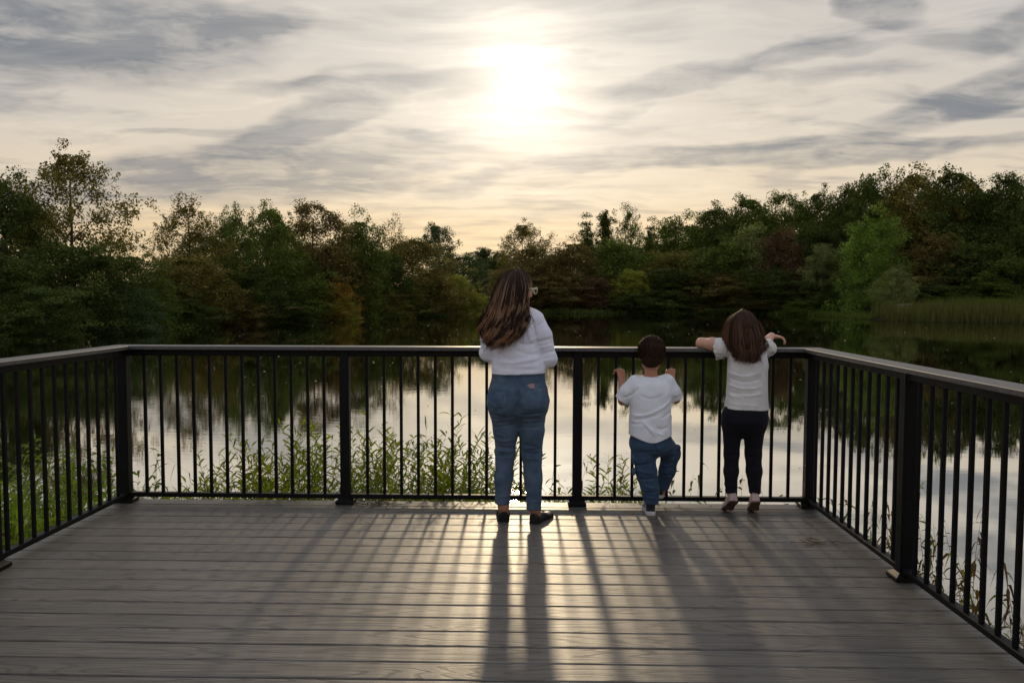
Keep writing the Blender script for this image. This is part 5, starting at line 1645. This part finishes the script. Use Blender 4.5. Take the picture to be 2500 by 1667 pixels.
# ------------------------------------------------------------------ the boy
def build_boy():
    ro = np.array((0.7986, 5.22, 0.0113)); ro[2] = 0
    root = tag(empty('person', tuple(ro)), 'small child with short dark hair, white T-shirt and blue cargo jeans holding the balusters', 'person')
    rng = np.random.default_rng(31)
    b = Field((.46, 5.02, -.01), (1.06, 5.54, 1.2), .0042)
    hc, hh = np.array((0.7856, 5.22, 1.0433)), .208
    Mh = frame((.04, 1, -.06))
    W = head(b, hc, hh, Mh)
    b.cone((0.783, 5.215, 0.9799), (0.7842, 5.215, 0.8867), .039, .042, .02)
    b.loft([(.52, *(0.7906, 5.21, 0.5265)[:2], .11, .08), (.70, *(0.7886, 5.21, 0.6872)[:2], .11, .075), (.83, *(0.787, 5.215, 0.8734)[:2], .095, .06), (.89, *(0.7866, 5.215, 0.9054)[:2], .05, .045)], .02)
    baL, baR = .5795, .9287               # the balusters held
    wL = (0.6146, 5.375, 0.8666); wR = (0.9453, 5.365, 0.8803)
    b.chain([(0.7028, 5.215, 0.8356), (0.606, 5.24, 0.741), wL], [.028, .028, .021], .015)
    b.chain([(0.8826, 5.215, 0.842), (0.9536, 5.25, 0.7525), wR], [.028, .027, .020], .015)
    hand(b, wL, (-.10, .35, 1), (-.55, .85, -.1), -1, .82, (1.0, 1.05, 1.1, 1.15), .9, .05, .0025)
    hand(b, wR, (-.12, .45, .9), (.35, .85, -.2), 1, .74, (1.0, 1.05, 1.1, 1.15), .7, .05, .0025)
    b.chain([(0.7434, 5.21, 0.4859), (0.7625, 5.215, 0.2831), (0.7943, 5.215, 0.0804), (0.7959, 5.222, 0.0379)], [.055, .042, .026, .024], .02)
    b.chain([(0.8511, 5.22, 0.4848), (0.9499, 5.32, 0.3715), (0.8916, 5.375, 0.1376), (0.891, 5.385, 0.0989)], [.055, .042, .028, .024], .02)
    b.cone((.79, 5.225, .045), (.79, 5.31, .036), .02, .016, .012)
    b.cone((0.891, 5.385, 0.0989), (.872, 5.46, .105), .020, .016, .012)
    solid('body', b, 'boy_skin', root, 1, lips_attr(W, hh))
    eyes(W, hh, root, Mh)
    # T-shirt
    s = Field((.50, 5.04, .40), (1.05, 5.42, .97), .0046)
    s.loft([(.438, .783, 5.215, .146, .108), (.50, .783, 5.212, .140, .104), (.60, .783, 5.21, .135, .100), (.70, .785, 5.212, .134, .098), (.80, .787, 5.215, .137, .096), (.85, .788, 5.217, .130, .086), (.885, .786, 5.22, .098, .066), (.905, .784, 5.222, .062, .052)], .02, 2.5)
    s.chain([(0.6866, 5.215, 0.8622), (0.6329, 5.225, 0.7993), (0.5948, 5.235, 0.7416)], [.050, .050, .047], .02)
    s.chain([(0.8901, 5.215, 0.874), (0.9298, 5.225, 0.8064), (0.9571, 5.24, 0.7511)], [.048, .045, .041], .02)
    s.cut((0.5947, 5.235, 0.7496), (-.55, .25, -.80), ((.50, 5.04, .70), (.645, 5.42, .80))); s.cut((0.9544, 5.24, 0.7538), (.35, .25, -.9), ((.915, 5.04, .66), (1.05, 5.42, .80)))
    s.cone((0.7839, 5.22, 0.9662), (0.7851, 5.222, 0.8967), .046, .050, .004, 'cut')
    s.cone((0.5822, 5.24, 0.722), (0.6026, 5.236, 0.7683), .040, .036, .003, 'cut'); s.cone((0.9637, 5.245, 0.7263), (0.9488, 5.24, 0.7752), .034, .030, .003, 'cut')
    for x0, y0, xm, ym, x1, y1, am, Y in [(1540,1014,1580,1024,1632,985,.006,5.112), (1545,1026,1570,1028,1620,1008,-.005,5.112), (1568,1026,1585,1048,1604,1068,.0065,5.11), (1600,1040,1612,1058,1634,1040,-.006,5.11), (1585,1040,1600,1062,1625,1062,.005,5.11),
                                      (1536,968,1550,966,1560,945,-.006,5.13), (1610,1000,1630,990,1640,975,.006,5.125), (1540,1036,1552,1040,1572,1032,-.004,5.11), (1556,960,1590,990,1630,955,-.003,5.12), (1612,1022,1628,1016,1640,1005,-.005,5.12),
                                      (1520,968,1530,972,1540,962,-.005,5.19), (1644,962,1650,968,1655,960,.005,5.20)]:
        s.fold(P_(x0, y0, Y), P_(x1, y1, Y), am * 1.0, .0075, P_(xm, ym, Y))
    s.ripple(.0014, 50, 2)
    X, Y_, Z = np.meshgrid(*s.ax, indexing='ij', sparse=True)
    hem = P_(1590, 1080, 5.11)[2] + .034 * ((X - .783) / .14) ** 2 + .006 * np.sin(X * 30)
    s.d = np.maximum(s.d, np.where(np.abs(X - .783) < .2, hem - Z, -1) .astype(np.float32))
    solid('t_shirt', s, 'boy_cotton', root, 1)
    # jeans
    j = Field((.60, 5.04, .05), (1.05, 5.50, .56), .0046)
    j.loft([(.37, .785, 5.22, .05, .03), (.405, .783, 5.215, .110, .080), (.45, .783, 5.212, .132, .100), (.54, .783, 5.212, .122, .094)], .02, 2.3)
    j.chain([(0.7305, 5.212, 0.472), (0.7449, 5.212, 0.386), (0.7654, 5.215, 0.2669), (0.7899, 5.21, 0.1602), (0.7955, 5.205, 0.0803)], [.074, .072, .066, .056, .047], .02)
    j.chain([(0.8539, 5.22, 0.4768), (0.9354, 5.315, 0.3833), (0.9205, 5.345, 0.2613), (0.8942, 5.375, 0.1432)], [.072, .062, .054, .043], .022)
    j.cut((0.7956, 5.205, 0.0722), (0, 0, -1), ((.60, 5.04, 0), (.838, 5.35, .2))); j.cut((0.8916, 5.375, 0.132), (0, .2, -1), ((.83, 5.25, 0), (1.05, 5.50, .2)))
    # cargo pocket flaps
    j.ell((0.6758, 5.19, 0.3684), (.014, .030, .034), .008); j.ell((0.6767, 5.19, 0.2879), (.014, .030, .026), .008); j.ell((0.977, 5.28, 0.4286), (.016, .030, .020), .008)
    for x0, y0, x1, y1, am, Y in [(1552,1138,1600,1128,-.006,5.145), (1556,1150,1604,1158,.006,5.145), (1560,1172,1606,1166,-.006,5.15), (1566,1186,1608,1192,.006,5.155), (1570,1204,1606,1200,-.005,5.155), (1572,1214,1608,1218,.005,5.155),
                               (1548,1106,1598,1100,-.004,5.14), (1612,1100,1650,1086,.006,5.21), (1616,1118,1655,1112,-.006,5.25), (1612,1140,1650,1132,.006,5.28), (1610,1160,1640,1158,-.005,5.30), (1598,1080,1602,1108,-.006,5.13)]:
        j.fold(P_(x0, y0, Y), P_(x1, y1, Y), am * 1.2, .007)
    j.ripple(.0016, 60, 4)
    solid('cargo_jeans', j, 'dark_denim', root, 1)
    shoe(root, (0.7902, 5.18, -0.0036), (.02, 1, 0), (0, 0, 1), .180, .080, .105, 'dark_canvas', 'white_rubber', .030, .95)
    shoe(root, (.868, 5.335, .072), (.06, 1, -.02), (0, .02, 1), .165, .072, .090, 'dark_canvas', 'white_rubber', .024, .95)
    # short hair
    q = lambda p: hc + Mh @ (np.array(p) * hh)
    h = Field(q((-.6, -.7, -.6)), q((.6, .6, .7)), .0045)
    h.ell(q((0, -.08, .125)), np.array((.385, .455, .425)) * hh, .02, Mh)
    h.ell(q((0, -.20, -.12)), np.array((.30, .28, .28)) * hh, .04, Mh)
    h.ell(q((0, .42, -.12)), np.array((.30, .36, .38)) * hh, .02, Mh, 'cut')
    for sd in (-1, 1):
        h.ell(q((sd * .40, .0, -.14)), np.array((.09, .14, .20)) * hh, .012, Mh, 'cut')
    h.cut(q((0, -.3, -.40)), (0, .25, -1))
    h.ripple(.0022, 75, 6)
    solid('hair', h, 'scalp_hair', root, 1)
    n, m = 2600, 8
    d = rng.normal(size=(n, 3)); d /= np.linalg.norm(d, axis=1)[:, None]
    d = d[(d[:, 2] > -.62) & ~((d[:, 1] > .40) & (d[:, 2] < .52)) & ~((np.abs(d[:, 0]) > .8) & (d[:, 2] < -.25) & (d[:, 1] > -.3))]
    n = len(d)
    r = np.array((.355, .43, .40))
    p0 = d * r + np.array((0, -.08, .125))
    flow = np.stack([.45 * d[:, 0] + .15 * rng.normal(size=n), .30 * d[:, 1] + .25 + .15 * rng.normal(size=n), -.9 * np.ones(n)], -1)
    flow = np.where((d[:, 2] > .55)[:, None], np.stack([.5 * d[:, 0] + .35 * rng.normal(size=n), .9 + .3 * rng.normal(size=n), .05 * np.ones(n)], -1), flow)
    flow -= d * (flow * d).sum(1)[:, None]
    flow /= np.linalg.norm(flow, axis=1)[:, None]
    tq = np.linspace(0, 1, m)[None, :, None]
    L = rng.uniform(.12, .24, n)[:, None, None]
    cur = p0[:, None] + flow[:, None] * tq * L + d[:, None] * (.035 + .05 * tq * (1.1 - tq) + .015 * rng.normal(size=(n, 1, 1)) * tq)
    cur = hc + (cur * hh) @ Mh.T
    tone = rng.uniform(.5, 1.5, (n, 1, 1))
    cols = np.broadcast_to(np.array((.066, .034, .0195)) * tone, (n, m, 3))
    strands('hair_strands', root, cur, .0015 * rng.uniform(.7, 1.3, n), 'hair', cols)
build_boy()

# ------------------------------------------------------------------ the girl
def build_girl():
    ro = np.array((1.3873, 5.27, 0.003)); ro[2] = 0
    root = tag(empty('person', tuple(ro)), 'child with long brown hair, cream top and dark leggings on tiptoe leaning over the railing', 'person')
    rng = np.random.default_rng(41)
    b = Field((1.06, 5.10, -.01), (1.76, 5.74, 1.36), .0044)
    hc, hh = np.array((1.3936, 5.3, 1.2176)), .205
    Mh = frame((-.05, 1, -.12))
    W = head(b, hc, hh, Mh)
    b.cone((1.3907, 5.285, 1.1647), (1.3921, 5.275, 1.0903), .043, .048, .02)
    b.loft([(.60, *(1.3972, 5.235, 0.6873)[:2], .118, .085), (.80, *(1.4034, 5.25, 0.8462)[:2], .100, .068), (.98, *(1.4039, 5.265, 1.0322)[:2], .098, .060), (1.06, *(1.4, 5.275, 1.0957)[:2], .06, .045)], .02)
    # left arm lies along the cap, right arm reaches over it
    b.chain([(1.291, 5.285, 1.0892), (1.203, 5.345, 1.104), (1.1525, 5.425, 1.1072), (1.235, 5.475, 1.112), (1.335, 5.49, 1.108)], [.040, .038, .036, .031, .024], .015)
    hand(b, (1.335, 5.49, 1.108), (1, .05, -.05), (0, .1, -1), -1, .74, (.25, .3, .3, .35), .4, .05, .0028)
    wr = (1.6571, 5.555, 1.1524)
    b.chain([(1.493, 5.285, 1.0954), (1.5627, 5.38, 1.1116), (1.5937, 5.45, 1.1214), wr], [.040, .036, .032, .024], .015)
    hand(b, wr, (1.0, .30, -.10), (-.15, .1, -1), 1, .80, (.12, .26, .40, .52), .25, .10, .0028)
    lg = [(1.3251, 5.24, 0.6459), (1.3228, 5.255, 0.3925), (1.3197, 5.245, 0.2809), (1.3181, 5.24, 0.1518), (1.3226, 5.245, 0.1235)]
    rg = [(1.4655, 5.24, 0.6468), (1.464, 5.255, 0.3936), (1.4688, 5.245, 0.282), (1.4754, 5.24, 0.1477), (1.4773, 5.245, 0.1194)]
    for q in (lg, rg):
        b.chain(q, [.062, .043, .042, .026, .022], .02)
    for q, t in ((lg, (1.3129, 5.285, 0.0147)), (rg, (1.4865, 5.29, 0.0149))):
        b.cone(q[-1], t, .020, .014, .01)
    solid('body', b, 'girl_skin', root, 1, lips_attr(W, hh))
    eyes(W, hh, root, Mh)
    # top
    s = Field((1.15, 5.08, .60), (1.68, 5.48, 1.16), .0048)
    s.loft([(.625, 1.408, 5.240, .147, .112), (.69, 1.409, 5.242, .140, .104), (.78, 1.412, 5.246, .131, .095), (.88, 1.415, 5.255, .127, .090), (.97, 1.418, 5.262, .130, .088), (1.035, 1.418, 5.268, .125, .078), (1.075, 1.415, 5.275, .092, .060), (1.092, 1.412, 5.28, .062, .050)], .02, 2.4)
    s.chain([(1.294, 5.275, 1.0845), (1.2564, 5.285, 1.0891), (1.2306, 5.3, 1.088)], [.055, .060, .062], .02)
    s.chain([(1.4971, 5.28, 1.0904), (1.5429, 5.31, 1.0887), (1.5635, 5.335, 1.0926)], [.050, .050, .048], .02)
    s.cut((1.2333, 5.3, 1.0826), (-.86, .38, -.25), ((1.15, 5.08, 1.0), (1.285, 5.48, 1.16)))
    s.cut((1.5704, 5.35, 1.1026), (.25, 1, .1), ((1.48, 5.08, .95), (1.68, 5.48, 1.16)))
    s.cone((1.3925, 5.29, 1.1376), (1.3936, 5.28, 1.0819), .050, .055, .004, 'cut')
    for x0, y0, xm, ym, x1, y1, am, Y in [(1776,905,1815,935,1866,905,.0055,5.158), (1778,918,1818,948,1868,920,-.005,5.152), (1772,934,1810,960,1866,944,.006,5.148), (1768,950,1800,968,1840,962,-.0055,5.143), (1800,962,1835,972,1868,960,.005,5.143),
                                      (1770,962,1790,970,1815,972,.004,5.14), (1785,880,1815,900,1850,880,-.004,5.165), (1862,880,1868,900,1864,925,-.005,5.17), (1774,880,1778,900,1776,920,.005,5.17), (1768,985,1810,990,1860,992,.003,5.13)]:
        s.fold(P_(x0, y0, Y), P_(x1, y1, Y), am * 1.0, .0075, P_(xm, ym, Y))
    s.ripple(.0012, 48, 8)
    X, Y_, Z = np.meshgrid(*s.ax, indexing='ij', sparse=True)
    hem = P_(1818, 1003, 5.14)[2] - .03 * (X - 1.408)
    s.d = np.maximum(s.d, np.where(Z < .8, hem - Z, -1).astype(np.float32) + 0 * X)
    solid('top', s, 'cream_cotton', root, 1)
    # eyelet flounces round the armholes
    for side in (0, 1):
        t = Field((1.14, 5.10, .90), (1.70, 5.48, 1.16), .0045)
        if side == 0:
            A, B_ = np.array((1.2699, 5.285, 1.0784)), np.array((1.2277, 5.31, 1.0766))
            t.chain([A, B_], [.064, .070], .01); t.cone(A + (B_ - A) * -1, B_ + (B_ - A), .054, .062, .004, 'cut')
            n = B_ - A
        else:
            A, B_ = np.array((1.5416, 5.305, 1.0836)), np.array((1.5747, 5.345, 1.0812))
            t.chain([A, B_], [.056, .060], .01); t.cone(A + (B_ - A) * -1, B_ + (B_ - A), .047, .051, .004, 'cut')
            n = B_ - A
        t.cut(B_, n); t.cut(A, -n)
        t.ripple(.0035, 60, 3 + side, 5)
        solid('sleeve_flounce', t, 'eyelet_cotton', root, 1)
    # leggings
    j = Field((1.20, 5.10, .12), (1.62, 5.40, .76), .0048)
    j.loft([(.50, 1.41, 5.245, .045, .03), (.545, 1.408, 5.24, .115, .085), (.61, 1.408, 5.235, .142, .110), (.70, 1.409, 5.24, .136, .098), (.73, 1.409, 5.24, .126, .092)], .02, 2.3)
    j.chain([(1.322, 5.238, 0.6462), (1.3213, 5.242, 0.5919), (1.3228, 5.255, 0.3925), (1.3197, 5.245, 0.2809), (1.317, 5.235, 0.1476)], [.073, .066, .048, .0465, .036], .02)
    j.chain([(1.4597, 5.238, 0.6471), (1.4619, 5.242, 0.5928), (1.464, 5.255, 0.3936), (1.4688, 5.245, 0.282), (1.4741, 5.235, 0.1435)], [.076, .072, .052, .050, .037], .02)
    for x0, y0, x1, y1, am, Y in [(1768,1100,1804,1104,.004,5.21), (1770,1112,1802,1110,-.004,5.21), (1820,1102,1858,1098,.004,5.21), (1822,1114,1856,1116,-.004,5.21), (1766,1184,1800,1186,.004,5.205), (1770,1194,1798,1192,-.004,5.205), (1828,1186,1858,1184,.004,5.205)]:
        j.fold(P_(x0, y0, Y), P_(x1, y1, Y), am, .008)
    j.cut((1.3171, 5.235, 0.1422), (0, 0, -1), ((1.20, 5.10, 0), (1.40, 5.40, .25))); j.cut((1.4742, 5.235, 0.1381), (0, 0, -1), ((1.40, 5.10, 0), (1.62, 5.40, .25)))
    solid('leggings', j, 'navy_leggings', root, 1)
    # shoes, heels raised
    for hx, tx in (((1.3256, 5.17, 0.094), (1.3052, 5.285, -0.0046)), ((1.4651, 5.17, 0.0898), (1.4774, 5.285, -0.003))):
        hx, tx = np.array(hx), np.array(tx); tx[2] = .006
        d = tx - hx
        L = .178
        d = d / np.linalg.norm(d)
        up = np.array((0, d[2] * -1, d[1])); up = up / np.linalg.norm(up)
        heel = tx - d * L * .86
        shoe(root, tuple(heel), tuple(d), tuple(up), L, .074, .074, 'pink_glitter', 'brown_rubber', .012, .95)
    # hair
    h = Field((1.20, 5.08, .98), (1.66, 5.50, 1.36), .006)
    q = lambda p: hc + Mh @ (np.array(p) * hh)
    h.ell(q((0, -.06, .125)), np.array((.352, .435, .40)) * hh, .02, Mh)
    h.chain([(1.3765, 5.235, 1.2201), (1.3798, 5.2, 1.1161), (1.3876, 5.185, 1.0486)], [.060, .046, .020], .03)
    h.chain([(1.3275, 5.27, 1.2185), (1.3025, 5.25, 1.1527)], [.040, .020], .03); h.chain([(1.444, 5.27, 1.219), (1.4689, 5.24, 1.1407), (1.4671, 5.21, 1.0763)], [.040, .024, .010], .03)
    h.ell(q((0, .34, -.16)), np.array((.30, .30, .38)) * hh, .01, Mh, 'cut')
    h.ripple(.0025, 55, 9)
    solid('hair', h, 'scalp_hair', root, 1)
    gd = [[(1.3885, 5.32, 1.3405), (1.3178, 5.3, 1.2817), (1.2846, 5.29, 1.2176), (1.2647, 5.27, 1.1703), (1.2711, 5.25, 1.134), (1.3034, 5.23, 1.1193)],
          [(1.3886, 5.31, 1.3407), (1.3145, 5.265, 1.2773), (1.2806, 5.24, 1.2063), (1.2714, 5.22, 1.1542), (1.2899, 5.195, 1.0949), (1.3131, 5.18, 1.0539)],
          [(1.3886, 5.3, 1.3408), (1.3244, 5.22, 1.2733), (1.3027, 5.19, 1.1901), (1.3042, 5.17, 1.1176), (1.3133, 5.16, 1.0501), (1.3085, 5.158, 1.003)],
          [(1.39, 5.295, 1.3409), (1.3508, 5.2, 1.2687), (1.3446, 5.17, 1.1833), (1.3481, 5.158, 1.1054), (1.3532, 5.153, 1.0403), (1.3642, 5.152, 0.9986)],
          [(1.39, 5.295, 1.3409), (1.3821, 5.2, 1.2688), (1.3914, 5.17, 1.1835), (1.4001, 5.158, 1.103), (1.4104, 5.153, 1.0354), (1.4214, 5.152, 0.991)],
          [(1.394, 5.3, 1.3408), (1.4241, 5.22, 1.2684), (1.4411, 5.19, 1.1827), (1.4501, 5.17, 1.1051), (1.4538, 5.16, 1.0403), (1.4489, 5.158, 0.9985)],
          [(1.3992, 5.31, 1.3407), (1.4574, 5.265, 1.2725), (1.4809, 5.24, 1.1991), (1.4897, 5.22, 1.1366), (1.4955, 5.2, 1.085), (1.4818, 5.185, 1.0333)],
          [(1.4046, 5.32, 1.3405), (1.4751, 5.3, 1.2715), (1.5014, 5.285, 1.2079), (1.5141, 5.27, 1.1552), (1.5264, 5.255, 1.1188), (1.5413, 5.25, 1.0925)]]
    lock_hair('hair_locks', root, gd, 2600, 26, rng, .006, .030, .0150, .60, (.078, .042, .0245), (.24, .135, .075), .36, .0016, .22, (hc, Mh, hh, (0, -.06, .125), (.365, .448, .415)))
build_girl()

# ------------------------------------------------------------------ small things on the deck
def build_litter():
    rng = np.random.default_rng(77)
    def tuft(x, y, n, r, label):
        root_p = np.stack([rng.normal(0, r, n), rng.normal(0, r * .45, n), rng.uniform(.001, .012, n)], -1)
        d = np.stack([rng.normal(size=n), rng.normal(size=n), rng.uniform(0, .5, n)], -1)
        v, f, k = blades(root_p, d, rng.uniform(.03, .11, n), rng.uniform(.003, .008, n), rng.uniform(.1, .5, n), rng)
        v[:, 2] = np.maximum(v[:, 2], .0015)
        o = link('dry_grass_tuft', mesh_np('dry_grass_tuft', v, f, MATS['straw'], False, {'tint': ('FLOAT', np.repeat(rng.uniform(0, .7, n), k))}), None, (x, y, 0))
        tag(o, label, 'dry grass', kind='stuff')
    tuft(-1.03, 5.40, 70, .07, 'tuft of dry grass on the deck edge right of the left middle post')
    tuft(1.66, 4.62, 26, .05, 'small scatter of dry grass by the right-hand bottom rail')
    spots = sorted([(.50, 5.40), (.545, 5.385), (.565, 5.40), (1.02, 5.43), (1.23, 5.42), (-1.9, 5.33), (-.72, 5.36), (1.60, 4.18), (1.66, 4.42)])
    mb = MB(); n = 6
    for i in range(1):
        a = [(.011, 0, .002), (.004, .006, .004), (-.008, .004, .002), (-.011, -.002, .005), (-.002, -.006, .003), (.006, -.005, .006)]
        mb.add(a + [(p[0] * .8, p[1] * .8, p[2] + .0016) for p in a], [tuple(range(6))[::-1], tuple(range(6, 12))] + [(k, (k + 1) % 6, 6 + (k + 1) % 6, 6 + k) for k in range(6)])
    me = mb.mesh('dead_leaf', MATS['dead_leaf'])
    for i, (x, y) in enumerate(spots):
        o = link('dead_leaf', me, None, (x, y, .001))
        o.rotation_euler = (0, 0, rng.uniform(0, 6.28)); s = rng.uniform(.5, .9); o.scale = (s, s, s)
        tag(o, f'tiny dead brown leaf lying on the deck boards, {ORD[i]} from the left', 'leaf', 'dead leaves on the deck')
@material('dead_leaf')
def _(g):
    n = g.noise(objco(g), 120.0, 3)
    g.surface(principled(g, g.mix(n, (.020, .013, .008), (.06, .035, .018)), .8))
build_litter()
